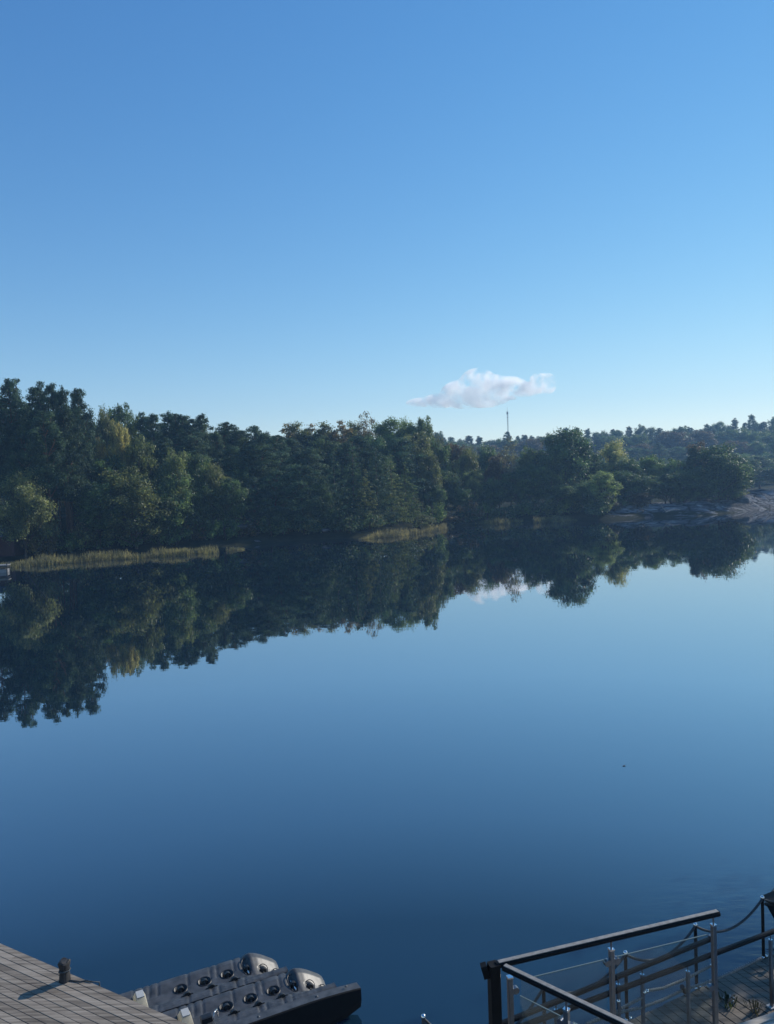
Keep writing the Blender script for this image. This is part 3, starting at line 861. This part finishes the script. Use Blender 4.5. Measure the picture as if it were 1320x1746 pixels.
for t in (-3, -.5, 2, 4.5, 6.3):
    mb = MB(); p_ = al * t + ac * .14; mb.tube([p_ + Vector((0, 0, -3)), p_ + Vector((0, 0, -.05))], .09, 10); mb.build('pile', M['bollard'], r)
    mb = MB(); mb.bar(al * t + ac * .07 + Vector((0, 0, -.1)), al * t + ac * 4.15 + Vector((0, 0, -.1)), .07, .12); mb.build('joist', M['dark_timber'], r)

# mooring post, waisted, with a split top
pb = at_z(111, 1672, .603)
mb = MB()
zz = [0, .05, .12, .165, .19, .235, .275, .295]; rr = [.072, .068, .062, .058, .062, .072, .078, .066]
pts = [Vector((0, 0, z)) for z in zz]
n = 14
V = []
for z, q in zip(zz, rr):
    for k in range(n):
        t = 2 * math.pi * k / n
        qq = q / max(abs(math.cos(t)), abs(math.sin(t))) ** .55
        V.append((qq * math.cos(t), qq * math.sin(t), z + (.012 * math.sin(3 * t) if z > .25 else 0)))
fs = [(i * n + k, i * n + (k + 1) % n, (i + 1) * n + (k + 1) % n, (i + 1) * n + k) for i in range(len(zz) - 1) for k in range(n)] + [tuple(range((len(zz) - 1) * n, len(zz) * n))]
mb.add(V, fs)
r = tag(mb.build('mooring_post', M['bollard']), 'short dark waisted mooring post standing on the plank dock', 'post')
r.location = pb; r.rotation_euler.z = al_ang + .1
mb = MB(); mb.tube([(math.cos(k * .7) * .075, math.sin(k * .7) * .075, .155 + .008 * math.sin(k)) for k in range(10)], .012, 6); mb.build('rope_turn', M['dark_rope'], r)
q0 = at_z(117, 1671, .612); q1 = at_z(157, 1674, .612)
mb = MB(); mb.tube([q0 - q0, (q1 - q0) * .4 + al * .05, (q1 - q0) * .7 - ac * .02, q1 - q0, (q1 - q0) * 1.06 + Vector((0, 0, -.06)) - ac * .1, (q1 - q0) * 1.07 + Vector((0, 0, -.5)) - ac * .11], .009, 6)
o = mb.build('mooring_line', M['dark_rope']); o.location = q0
tag(o, 'thin dark mooring line from the short post over the dock edge', 'rope')

# ------------------------------------------------------------------ drive-on floats
UA = Vector((.895, .445, 0)).normalized(); VA = Vector((-UA.y, UA.x, 0)); UANG = math.atan2(UA.y, UA.x)
FP_V, FP_Z = [0, .03, .22, .27, .35, .42, .62, .86, .95, 1.0], [.422, .426, .428, .418, .372, .368, .388, .424, .424, .415]
LIP_V, LIP_Z = [0, .03, .17, .22, .36, .55, .75, .88, .96, 1.0], [.405, .425, .428, .40, .345, .40, .475, .49, .455, .36]
def lip(e): return np.interp(e, [0, .3, .45, .6, .75, .9, 1], [0, 0, -.03, -.08, -.14, -.205, -.27])
def drive_on_float(L, W, arm, label):
    """local x along the float towards its lake end, local y across from the near ridge"""
    r = tag(empty('drive_on_float', (0, 0, 0)), label, 'float', 'black drive-on floats at the plank dock')
    du, dv = .02, .0125
    us = np.arange(0, L + du / 2, du); ws = np.linspace(0, W, int(W / dv) + 1)
    U, Wv = np.meshgrid(us, ws)
    prof = np.interp(Wv / W, FP_V, FP_Z)
    Z = prof.copy()
    e = np.clip((U - (L - .62)) / .62, 0, 1)
    hump = np.exp(-((Wv / W - .66) / .26) ** 2)
    prof2 = np.interp(Wv / W, LIP_V, LIP_Z)
    k_e = sstep(.05, .3, e)
    Z = prof * (1 - k_e) + prof2 * k_e + lip(e) * sstep(.14, .3, Wv / W)
    # moulded grooves across the tread
    for g in (.30, .42, .52, .64, L * .42, L * .55, L * .55 + .1, L * .69, L * .74):
        Z -= .016 * np.exp(-((U - g - .12 * (Wv / W)) / .016) ** 2) * ((Wv / W < .3) | (Wv / W > .60))
    # studs on the near ridge
    Z += .006 * (np.sin(U * 60) > .7) * (np.sin(Wv * 130) > .3) * (Wv / W < .2)
    wells = [(x_, .60, .09, .08) for x_ in (L - 1.52, L - 1.17, L - .83)] + [(L - .53, .60, .06, .15), (L - .30, .50, .07, .06), (L - .10, .50, .055, .055)]
    for (uc, wc, a_, b_) in wells:
        q = ((U - uc) / a_) ** 2 + ((Wv - wc * W) / b_) ** 2
        Z -= (.06 if uc < L - .6 else .03) * (1 - sstep(.75, 1.05, q))
    m_, n2 = Z.shape
    mb = MB()
    mb.v = list(zip(U.ravel().tolist(), Wv.ravel().tolist(), Z.ravel().tolist()))
    mb.f = [(j * n2 + i, j * n2 + i + 1, (j + 1) * n2 + i + 1, (j + 1) * n2 + i) for j in range(m_ - 1) for i in range(n2 - 1)]
    mb.sm = [True] * len(mb.f)
    # skirt all round, lifting out of the water at the lake end
    def zb(u): return -.12 if u < L - .75 else -.12 + .20 * ((u - (L - .75)) / .75) ** 1.6
    ring = [(j, 0) for j in range(m_)] + [(m_ - 1, i) for i in range(1, n2)] + [(j, n2 - 1) for j in range(m_ - 2, -1, -1)] + [(0, i) for i in range(n2 - 2, 0, -1)]
    tops = [(float(U[j, i]), float(Wv[j, i]), float(Z[j, i])) for j, i in ring]
    bots = [(a_, b_, min(z_ - .02, zb(a_))) for a_, b_, z_ in tops]
    k = len(tops)
    mb.add(tops + bots, [(i, k + i, k + (i + 1) % k, (i + 1) % k) for i in range(k)])
    mb.build('hull', M['black_plastic'], r)
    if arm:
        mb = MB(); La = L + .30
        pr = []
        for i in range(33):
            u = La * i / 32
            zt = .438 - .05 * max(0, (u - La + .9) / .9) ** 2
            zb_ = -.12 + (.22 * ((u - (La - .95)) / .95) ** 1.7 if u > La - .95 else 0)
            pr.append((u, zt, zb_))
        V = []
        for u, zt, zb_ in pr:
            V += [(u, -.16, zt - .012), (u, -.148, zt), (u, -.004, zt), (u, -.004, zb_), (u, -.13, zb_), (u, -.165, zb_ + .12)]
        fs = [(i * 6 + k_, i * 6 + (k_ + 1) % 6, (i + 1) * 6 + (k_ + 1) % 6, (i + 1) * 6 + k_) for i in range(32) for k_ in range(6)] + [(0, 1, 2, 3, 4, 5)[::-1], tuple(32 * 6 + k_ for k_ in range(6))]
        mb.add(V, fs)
        mb.build('side_pontoon', M['hull_shade'], r)
        mb = MB(); mb.add([(u, v_, zt + dz) for u, zt, zb_ in pr for v_, dz in ((-.146, .003), (-.006, .003))], [(i * 2, i * 2 + 2, i * 2 + 3, i * 2 + 1) for i in range(32)], True); mb.build('tread_strip', M['black_plastic'], r)
        for q in (.5, 1.35, 2.2, La - .2):
            mb = MB(); mb.ball((q, -.08, .44), .022, 10, 6, (1, 1, .5)); mb.build('coupling_pin', M['black_plastic'], r)
    def ztop(uc, w): return float(np.interp(w / W, FP_V, FP_Z))
    for i, (uc, wc, a_, b_) in enumerate(wells):
        e_ = min(1, max(0, (uc - (L - .62)) / .62))
        ke = float(sstep(.05, .3, e_))
        z = ztop(uc, wc * W) * (1 - ke) + float(np.interp(wc, LIP_V, LIP_Z)) * ke + float(lip(e_))
        mb = MB()
        mb.tube([(uc, wc * W - .025, z - .015), (uc, wc * W + .025, z - .015)], .052 if i < 3 else .045, 16)
        ro = mb.build('roller', M['dark_plastic'], r)
        mb = MB(); mb.tube([(uc, wc * W - b_ * .9, z - .015), (uc, wc * W + b_ * .9, z - .015)], .012, 8); mb.build('axle', M['chrome'], ro)
        mb = MB()
        m2 = 28
        V = []
        sl = (ztop(uc, wc * W + .02) - ztop(uc, wc * W - .02)) / .04 * (1 - ke) + .65 * ke
        for k_ in range(m2):
            t = 2 * math.pi * k_ / m2
            for q, dz in ((.98, .004), (1.06, .012), (1.16, .002)):
                y_ = wc * W + math.sin(t) * b_ * q
                V.append((uc + math.cos(t) * a_ * q, y_, z + sl * (y_ - wc * W) + dz))
        mb.add(V, [(k_ * 3 + q, k_ * 3 + q + 1, ((k_ + 1) % m2) * 3 + q + 1, ((k_ + 1) % m2) * 3 + q) for k_ in range(m2) for q in (0, 1)], True)
        mb.build('well_rim', M['dark_plastic'], ro)
    for uc in (L - 1.47, L - 1.12, L - .78):
        mb = MB(); mb.tube([(uc, .27 * W - .02, .412), (uc, .27 * W + .02, .412)], .055, 16); ro = mb.build('roller', M['dark_plastic'], r)
        mb = MB(); mb.tube([(uc - .085, .255 * W, .428), (uc + .085, .255 * W, .428)], .008, 6); mb.build('axle', M['dark_plastic'], ro)
    # bow stop of cream plastic at the dock end
    uc = L - 2.12
    mb = MB()
    V = [(uc - .06, .50 * W - .22, .31), (uc - .06, .50 * W + .24, .36), (uc - .03, .50 * W + .11, .51), (uc - .03, .50 * W - .06, .51),
         (uc + .14, .50 * W - .18, .31), (uc + .14, .50 * W + .20, .36), (uc + .08, .50 * W + .11, .52), (uc + .08, .50 * W - .06, .52)]
    mb.add(V, [(0, 1, 2, 3)[::-1], (4, 5, 6, 7), (3, 2, 6, 7), (0, 3, 7, 4), (1, 5, 6, 2), (0, 4, 5, 1)])
    bs = mb.build('bow_stop', M['cream'], r)
    mb = MB(); mb.box((uc + .03, .50 * W + .025, .527), (.10, .16, .014)); mb.build('cap_plate', M['pale_paint'], bs)
    return r
fl = drive_on_float(2.55, .70, True, 'nearer black drive-on float, with the long dark side facing the viewer')
fl.location = UA * (3.99 - 2.55) + VA * 10.17; fl.rotation_euler.z = UANG
fl2 = drive_on_float(2.55, .70, False, 'farther black drive-on float, beyond the one with the dark side')
fl2.location = UA * (3.50 - 2.55) + VA * 10.88; fl2.rotation_euler.z = UANG
# black winch box with a bright bracket at the dock end of the nearer float
wl = at_z(352, 1742, .42)
r = tag(empty('winch_box', wl, UANG), 'small black box with a bright bracket on the near float', 'winch')
mb = MB(); mb.bar((-.07, 0, .04), (.07, 0, .04), .10, .09, cham=.012); mb.build('case', M['dark_plastic'], r)
mb = MB(); mb.tube([(.08, -.03, .0), (.11, -.02, .1), (.15, .02, .11), (.17, .03, .0)], .01, 8); mb.build('bracket', M['chrome'], r)

# speck afloat
sp = at_z(1064, 1306, .004)
mb = MB(); mb.add([(-.05, 0, .004), (0, -.02, .012), (.06, .01, .03), (.01, .025, .01)], [(0, 1, 2, 3)])
mb.add([(-.05, 0, .0), (0, -.02, .004), (.06, .01, .02), (.01, .025, .004)], [(3, 2, 1, 0)])
o = mb.build('floating_leaf', M['bark']); o.location = sp
tag(o, 'single dark leaf floating alone on the open water', 'leaf')

# ------------------------------------------------------------------ upper landing with glass railing
ZR = 3.9
A0, A1 = at_z(850, 1645, ZR), at_z(1225, 1557, ZR)
B1 = at_z(1065, 1748, ZR); bd = (B1 - A0).normalized(); B2 = A0 + bd * 2.6
ad = (A1 - A0).normalized()
r = tag(empty('glass_railing', (A0.x, A0.y, 2.85)), 'glass railing with dark handrail and steel posts round the upper landing', 'railing')
T = Vector((A0.x, A0.y, 2.85))
def put(mb, name, mat, parent=r, off=T): return shift(mb, off).build(name, mat, parent)
mb = MB(); mb.bar(A0 - ad * .02, A1, .054, .044, cham=.012); hr = put(mb, 'handrail', M['rail'])
mb = MB(); mb.bar(A0 + Vector((0, 0, .024)), A1 - ad * .01 + Vector((0, 0, .024)), .038, .006, cham=.002); put(mb, 'lit_top_strip', M['painted_sheen'], hr)  # strip added for the lit rail top, the sheen in its colour
mb = MB(); mb.bar(A0 + bd * .05, B2, .054, .044, cham=.012); hr = put(mb, 'handrail', M['rail'])
mb = MB(); mb.bar(A0 + bd * .06 + Vector((0, 0, .024)), B2 + Vector((0, 0, .024)), .038, .006, cham=.002); put(mb, 'lit_top_strip', M['painted_sheen'], hr)
pc = at_z(842, 1650, ZR - .02)
mb = MB(); mb.bar((pc.x, pc.y, 1.0), (pc.x, pc.y, ZR + .012), .082, .082, up=ad, cham=.006); put(mb, 'corner_post', M['dark_timber'])
bp = at_y(827, 1655, pc.y)
mb = MB(); mb.box(bp, (.045, .06, .10), Vector((.97, 0, .25)).normalized(), None, Vector((-.25, 0, .97)).normalized()); mb.bar(bp, Vector((pc.x, pc.y, bp.z)), .03, .03)
put(mb, 'bracket', M['dark_timber'])
def steel_post(p_, along, ztop, zbot, clamp_z, clamp_sides=(1, -1), parent=r, off=T, rail_z=None, w_=.038, clampz2=None):
    mb = MB(); mb.bar((p_.x, p_.y, zbot), (p_.x, p_.y, ztop), w_, w_, up=along, cham=.004)
    po = put(mb, 'post', M['steel'], parent, off)
    if rail_z:
        mb = MB(); mb.tube([(p_.x, p_.y, ztop - .01), (p_.x, p_.y, rail_z)], .008, 8); put(mb, 'stem', M['steel'], po, off)
    mb = MB(); mb.box((p_.x, p_.y, ztop + .006), (w_ * 1.08, w_ * 1.08, .012), along, Vector((-along.y, along.x, 0))); put(mb, 'cap', M['chrome'], po, off)
    for cz in [clamp_z] + ([clampz2] if clampz2 else []):
        for s in (clamp_sides if cz else ()):
            q = Vector((p_.x, p_.y, cz)) + along * (s * .045)
            mb = MB(); nr = Vector((-along.y, along.x, 0))
            mb.tube([q - nr * .02, q + nr * .02], .026, 14); mb.bar(q - along * s * .03, q, .035, .045)
            put(mb, 'glass_clamp', M['steel'], po, off)
    return po
Am = at_wall(1043, 1640, A0, A1); Ae = at_wall(1218, 1640, A0, A1)
Bm = at_wall(966, 1725, A0, B1)
A_s = A0 + ad * .13; B_s = A0 + bd * .13
dz_top = ZR - .095
steel_post(Am, ad, dz_top, 2.85, ZR - .19, rail_z=ZR - .02)
steel_post(Ae, ad, dz_top, 2.85, ZR - .62, (-1,), rail_z=ZR - .02)
steel_post(A0 + ad * .11 - bd * .02, ad, dz_top - .04, 2.85, ZR - .24, (1,), w_=.04)
steel_post(Bm, bd, dz_top, 2.85, ZR - .2, rail_z=ZR - .02)
steel_post(B2 - bd * .1, bd, dz_top, 2.85, ZR - .2, (-1,), rail_z=ZR - .02)
def pane(p0, p1, z0, z1):
    p0, p1 = Vector((p0.x, p0.y, 0)), Vector((p1.x, p1.y, 0))
    d = (p1 - p0).normalized(); q = d.cross(Vector((0, 0, 1)))
    mb = MB(); mb.bar(p0 + Vector((0, 0, (z0 + z1) / 2)), p1 + Vector((0, 0, (z0 + z1) / 2)), .008, z1 - z0)
    o = put(mb, 'glass_panel', M['glass'])
    mb = MB(); mb.bar(p0 + Vector((0, 0, z1 + .004)), p1 + Vector((0, 0, z1 + .004)), .0075, .006)
    put(mb, 'polished_edge', M['glass_edge'], o)
    return o
gt = ZR - .165
pane(A_s + ad * .06, Am - ad * .05, 2.95, gt)
pane(Am + ad * .05, Ae - ad * .06, 2.95, gt)
pane(B_s + bd * .06, Bm - bd * .05, 2.95, gt)
pane(Bm + bd * .05, B2 - bd * .16, 2.95, gt)
# landing floor below the frame
M['landing_wood'] = wood_mat('landing boards', (.05, .045, .04), (.15, .135, .12), (.28, .26, .23), -math.atan2(ad.y, ad.x), False)
r2 = tag(empty('upper_landing', (A0.x, A0.y, 2.85)), 'raised timber landing under the glass railing', 'landing')
mb = MB()
ap = Vector((ad.y, -ad.x, 0))
tn = []
for i in range(16):
    o_ = ap * (.02 + i * .125) + Vector((0, 0, -.02))
    t0 = max(0, bd.dot(ad) * ((.02 + i * .125) / max(.1, bd.dot(ap))))
    mb.bar(o_ + ad * t0 + ap * .06, o_ + ad * 2.35 + ap * .06, .118, .034, cham=.004); tn += [random.random()] * 10
set_tone(mb.build('deck_planks', M['landing_wood'], r2), tn)
mb = MB(); mb.bar(ad * 0 + Vector((0, 0, -.15)) + ap * .05, ad * 2.35 + Vector((0, 0, -.15)) + ap * .05, .06, .2); mb.build('edge_beam', M['dark_timber'], r2)
for t in (1.2, 2.2):
    mb = MB(); p_ = ad * t + ap * .3; mb.bar(p_ + Vector((0, 0, -5.5)), p_ + Vector((0, 0, -.06)), .12, .12, up=ad); mb.build('support_post', M['dark_timber'], r2)

# ------------------------------------------------------------------ gangway on the right
g0, g1 = at_z(1105, 1725, .6), at_z(1300, 1635, .6)
ge = (g1 - g0).normalized(); gn = Vector((ge.y, -ge.x, 0))
G0 = g0 - ge * 3.4
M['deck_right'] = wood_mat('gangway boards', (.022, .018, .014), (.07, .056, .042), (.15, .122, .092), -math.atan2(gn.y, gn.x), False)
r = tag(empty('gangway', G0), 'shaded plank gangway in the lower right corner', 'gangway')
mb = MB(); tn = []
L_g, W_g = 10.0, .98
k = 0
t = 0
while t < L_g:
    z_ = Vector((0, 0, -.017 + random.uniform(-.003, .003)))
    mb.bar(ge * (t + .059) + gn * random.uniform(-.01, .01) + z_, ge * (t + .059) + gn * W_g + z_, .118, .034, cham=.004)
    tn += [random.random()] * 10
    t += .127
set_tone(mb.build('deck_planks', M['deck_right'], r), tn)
mb = MB()
mb.bar(gn * .06 + Vector((0, 0, -.12)), ge * L_g + gn * .06 + Vector((0, 0, -.12)), .06, .16)
mb.bar(gn * (W_g - .06) + Vector((0, 0, -.12)), ge * L_g + gn * (W_g - .06) + Vector((0, 0, -.12)), .06, .16)
mb.build('edge_beam', M['dark_timber'], r)
for t in (.4, 2.6, 4.8, 7.0, 9.2):
    mb = MB(); mb.tube([ge * t + gn * .5 + Vector((0, 0, -3)), ge * t + gn * .5 + Vector((0, 0, -.04))], .09, 10); mb.build('pile', M['bollard'], r)

# rope fence along the lake side of the gangway
fence = tag(empty('rope_fence', G0), 'dark post-and-rope fence along the lake edge of the gangway', 'fence')
tops = []
p1302 = Vector((*at_z(1302, 1632, .6).xy, 0)); p1188 = Vector((*at_z(1188, 1684, .6).xy, 0))
stp = (p1188 - p1302)
def fline(p_): return Vector((p_.x, p_.y, 0))
spots = [p1302 - stp * .92, p1302, p1188, p1188 + stp * .93, p1188 + stp * 1.9, p1188 + stp * 2.9]
f722 = at_z(722, 1735, 1.47)
spots[5] = fline(f722)
for q in spots:
    b_ = Vector((q.x, q.y, .6)); t_ = Vector((q.x, q.y, 1.46))
    tops.append(t_)
    mb = MB(); mb.tube([b_, t_], .022, 10); po = put(mb, 'post', M['steel'] if q is spots[5] else M['dark_timber'], fence, G0)
    mb = MB(); mb.ball(t_ + Vector((0, 0, .022)), .03, 10, 8); put(mb, 'knob', M['chrome'], po, G0)
    for s in (-1, 1):
        mb = MB(); mb.ball(b_ + gn * .02 + ge * (s * .035) + Vector((0, 0, .016)), .022, 10, 6, (1, 1, .8)); put(mb, 'foot_bolt', M['chrome'], po, G0)
def droop(a, b, sag, n=22): return [a.lerp(b, i / n) + Vector((0, 0, -sag * 4 * (i / n) * (1 - i / n))) for i in range(n + 1)]
for a, b, sg in zip(tops[:-1], tops[1:], (.18, .24, .24, .24, .5)):
    mb = MB(); mb.tube(droop(a + Vector((0, 0, .0)), b, sg), .017, 8); put(mb, 'rope', M['dark_rope'], fence, G0)

# rope light laid on the lake edge
def beaded(pts, r0, pitch):
    out, rs = [], []
    for i in range(len(pts) - 1):
        L_ = (pts[i + 1] - pts[i]).length; m_ = max(2, int(L_ / pitch * 4))
        for k in range(m_):
            out.append(pts[i].lerp(pts[i + 1], k / m_))
    for k in range(len(out)):
        rs.append(r0 * (.86 + .18 * math.sin(k * math.pi / 2)))
    return out, rs
# double handrail on steel posts
U0, U1 = at_z(872, 1739, 1.7), at_z(1212, 1601, 1.7)
L0, L1 = at_z(890, 1750, 1.6), at_z(1330, 1584, 1.6)
r = tag(empty('ramp_railing', (U0.x, U0.y, .6)), 'upper dark handrail on steel posts with twisted ropes, beyond the glass', 'railing', 'handrails of the gangway')
T1 = Vector((U0.x, U0.y, .6))
ud = (U1 - U0).normalized()
mb = MB(); mb.bar(U0 - ud * .6, U1, .055, .055, cham=.012); put(mb, 'handrail', M['rail'], r, T1)
mb = MB(); mb.bar(U1 - ud * .01, U1 + ud * .07, .07, .075); put(mb, 'end_bracket', M['steel'], r, T1)
for x, yy in ((1095, 1660), (1054, 1672), (948, 1712)):
    p_ = at_wall(x, yy, U0, U1)
    steel_post(Vector((p_.x, p_.y, 0)), ud, 1.7 - .1, .1, None, (), r, T1, rail_z=1.7, w_=.038)
def on_u(x, y): return at_wall(x, y, U0, U1)
for pts_px in (((1000, 1746), (1054, 1722), (1096, 1700)), ((1098, 1690), (1130, 1685), (1170, 1669), (1213, 1646)), ((1010, 1742), (1053, 1727), (1093, 1718), (1130, 1705), (1166, 1687)), ((1166, 1687), (1200, 1677), (1240, 1661), (1300, 1633))):
    pp = [on_u(*q) for q in pts_px]
    o_, rs = beaded(pp, .019, .04)
    mb = MB(); mb.tube(o_, rs, 8); put(mb, 'rope', M['rope'], r, T1)
for x, y in ((1098, 1690), (1103, 1688), (1213, 1644), (1054, 1705)):
    mb = MB(); mb.ball(on_u(x, y) - Vector((0, .02, 0)), .022, 10, 8); put(mb, 'rope_fitting', M['chrome'], r, T1)
mb = MB(); mb.tube([on_u(1163, 1682), on_u(1168, 1691)], .03, 10); put(mb, 'rope_coupling', M['dark_plastic'], r, T1)
r = tag(empty('ramp_railing', (L0.x, L0.y, .6)), 'lower dark handrail on steel posts along the near side of the gangway', 'railing', 'handrails of the gangway')
T2 = Vector((L0.x, L0.y, .6))
ld = (L1 - L0).normalized()
mb = MB(); mb.bar(L0 - ld * .5, L1 + ld * 1.2, .055, .055, cham=.012); put(mb, 'handrail', M['rail'], r, T2)
for x, yy in ((1173, 1660), (1314, 1612)):
    p_ = at_wall(x, yy, L0, L1)
    po = steel_post(Vector((p_.x, p_.y, 0)), ld, 1.6 - .1, .6 if x > 1300 else .1, None, (), r, T2, rail_z=1.6, w_=.038)
    mb = MB(); mb.box((p_.x, p_.y, .612), (.11, .09, .02), ld, Vector((-ld.y, ld.x, 0))); put(mb, 'foot_plate', M['pale_paint'], po, T2)

# pale timber step in front of the gangway
s0 = at_z(1252, 1748, .74); s1 = at_z(1322, 1724, .74)
sd = (s1 - s0).normalized(); sn = Vector((sd.y, -sd.x, 0))
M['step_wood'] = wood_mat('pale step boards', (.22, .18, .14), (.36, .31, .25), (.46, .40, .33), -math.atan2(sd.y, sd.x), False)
r = tag(empty('timber_step', (s0.x, s0.y, .6)), 'pale sunlit timber step at the bottom right corner', 'step')
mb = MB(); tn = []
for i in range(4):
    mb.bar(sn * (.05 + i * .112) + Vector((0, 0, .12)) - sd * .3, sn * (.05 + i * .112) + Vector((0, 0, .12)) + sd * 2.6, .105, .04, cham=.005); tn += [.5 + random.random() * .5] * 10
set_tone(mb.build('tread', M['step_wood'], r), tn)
mb = MB(); mb.bar(sn * .03 + Vector((0, 0, .04)) - sd * .28, sn * .03 + Vector((0, 0, .04)) + sd * 2.58, .03, .11); mb.build('riser', M['dark_timber'], r)

# weeds growing up beside the gangway
for (x, y, n_, hh, col, lab) in ((1243, 1712, 46, .10, (.035, .05, .025), 'small green weed with pale flowers growing through the gangway planks'), (1288, 1722, 26, .13, (.06, .058, .038), 'dry brown weed stalks beside the pale timber step')):
    p_ = at_z(x, y, .6)
    mb = MB()
    for k in range(n_):
        a = random.uniform(0, 6.28); q = random.uniform(.2, 1) * hh; sp_r = random.uniform(.0, .15)
        b_ = Vector((math.cos(a) * sp_r * .8, math.sin(a) * sp_r * .8, 0)); t_ = Vector((math.cos(a) * (sp_r + q * .35), math.sin(a) * (sp_r + q * .35), q))
        sdv = Vector((-math.sin(a), math.cos(a), 0)) * random.uniform(.002, .009)
        md = b_.lerp(t_, .55) + Vector((0, 0, .03))
        mb.add([b_ - sdv, b_ + sdv, md + sdv * 1.3, md - sdv * 1.3, t_], [(0, 1, 2, 3), (3, 2, 4)])
    o = mb.build('weed', M['reed']); o.location = p_; o.color = (*col, 1)
    tag(o, lab, 'weed')
    if n_ > 40:
        for k in range(5):
            mb = MB(); mb.ball((random.uniform(-.07, .07), random.uniform(-.07, .07), random.uniform(.05, .10)), .011, 6, 4)
            mb.build('flower', M['pale_paint'], o)

# ------------------------------------------------------------------ moored boat, bow tip in frame
bt = at_z(1306, 1547, .55)
hd = Vector((.93, .36, 0)).normalized()                              # towards the stern
r = tag(empty('moored_boat', Vector((bt.x, bt.y, 0)), math.atan2(hd.y, hd.x)), 'bow of a dark moored boat at the right edge beyond the gangway', 'boat')
mb = MB()
ns = 15
V = []
for i in range(ns + 1):
    t = i / ns; x_ = 4.6 * t
    hw = .82 * (1 - (1 - min(1, t * 1.7)) ** 2.2)
    zt = .60 - .18 * min(1, t * 1.6)
    x0 = x_ + .35 * (1 - t) * .0
    V += [(x_, -hw, zt), (x_ + .18 * (1 - t), -hw * .88, zt * .5), (x_ + .5 * (1 - t), -hw * .45, -.12), (x_ + .6 * (1 - t), 0, -.2), (x_ + .5 * (1 - t), hw * .45, -.12), (x_ + .18 * (1 - t), hw * .88, zt * .5), (x_, hw, zt)]
mb.add(V, [(i * 7 + k, i * 7 + k + 1, (i + 1) * 7 + k + 1, (i + 1) * 7 + k) for i in range(ns) for k in range(6)] + [tuple(ns * 7 + k for k in range(7))], True)
mb.build('hull', M['boat_hull'], r)
mb = MB()
for i in range(ns):
    a_, b_ = i * 7, (i + 1) * 7
    f_ = [Vector(V[a_]), Vector(V[a_ + 6]), Vector(V[b_ + 6]), Vector(V[b_])]
    mb.add([q + Vector((0, 0, -.02)) for q in f_], [(3, 2, 1, 0)])
mb.build('foredeck', M['boat_white'], r)
mb = MB(); mb.tube([V[i * 7] for i in range(ns + 1)], .028, 6); mb.tube([V[i * 7 + 6] for i in range(ns + 1)], .028, 6); mb.build('gunwale', M['dark_plastic'], r)
mb = MB(); mb.ball((.12, 0, .65), .045, 10, 8, (1.6, 1, .8)); mb.build('bow_cleat', M['chrome'], r)
pl = Matrix.Rotation(-math.atan2(hd.y, hd.x), 4, 'Z') @ (at_z(1309, 1536, .80) - Vector((bt.x, bt.y, 0)))
mb = MB(); mb.bar(pl, (pl.x + 2.2, 0, .80), .26, .05, cham=.01); mb.bar((pl.x + .9, pl.y * .5, .42), (pl.x + .9, pl.y * .5, .79), .05, .05, up=Vector((1, 0, 0))); mb.build('boarding_plank', M['dark_timber'], r)

# ------------------------------------------------------------------ the cloud, and the air
cc = at_y(824, 664, 2600)
m, n, l, p = new_mat('cloud vapour')
n.remove(p)
pv = n.new('ShaderNodeVolumePrincipled')
pv.inputs['Color'].default_value = (.985, .994, 1, 1); pv.inputs['Anisotropy'].default_value = .65
t = n.new('ShaderNodeTexCoord')
nz = n.new('ShaderNodeTexNoise'); nz.inputs['Scale'].default_value = .021; nz.inputs['Detail'].default_value = 6; nz.inputs['Roughness'].default_value = .6
l.new(t.outputs['Object'], nz.inputs[0])
mr = n.new('ShaderNodeMapRange'); mr.inputs['From Min'].default_value, mr.inputs['From Max'].default_value = .45, .64
mr.inputs['To Max'].default_value = .06
l.new(nz.outputs[0], mr.inputs['Value']); l.new(mr.outputs[0], pv.inputs['Density'])
l.new(pv.outputs[0], n['Material Output'].inputs['Volume'])
M['cloud'] = m
mb = MB()
k = 2600 / F
# puffs as seen: (x, y, half-width, half-height) in picture units, pushed to their real distance
for x, y, a_, b_ in ((722, 686, 26, 7), (755, 683, 32, 11), (790, 672, 34, 22), (815, 660, 30, 28), (842, 664, 34, 22), (868, 662, 28, 18), (828, 682, 34, 12), (895, 664, 30, 11), (918, 662, 24, 9), (934, 654, 14, 16), (922, 645, 16, 8)):
    q = at_y(x, y, 2600) - cc
    mb.ball((q.x, random.uniform(-8, 8), q.z), 1, 20, 14, (a_ * k * 1.2, a_ * k * .9, b_ * k * 1.15))
me_o = mb.build('cloud', M['cloud']); me_o.location = cc
rm = me_o.modifiers.new('merge', 'REMESH'); rm.mode = 'VOXEL'; rm.voxel_size = 5
tag(me_o, 'single small white cloud low over the far ridge', 'cloud')

m, n, l, p = new_mat('haze')
n.remove(p)
pv = n.new('ShaderNodeVolumePrincipled')
pv.inputs['Color'].default_value = (.36, .64, 1, 1); pv.inputs['Density'].default_value = .00043; pv.inputs['Anisotropy'].default_value = .2
l.new(pv.outputs[0], n['Material Output'].inputs['Volume'])
M['haze'] = m
mb = MB(); mb.box((0, 350, 44), (940, 840, 96)); o = mb.build('haze', m)
tag(o, kind='stuff')
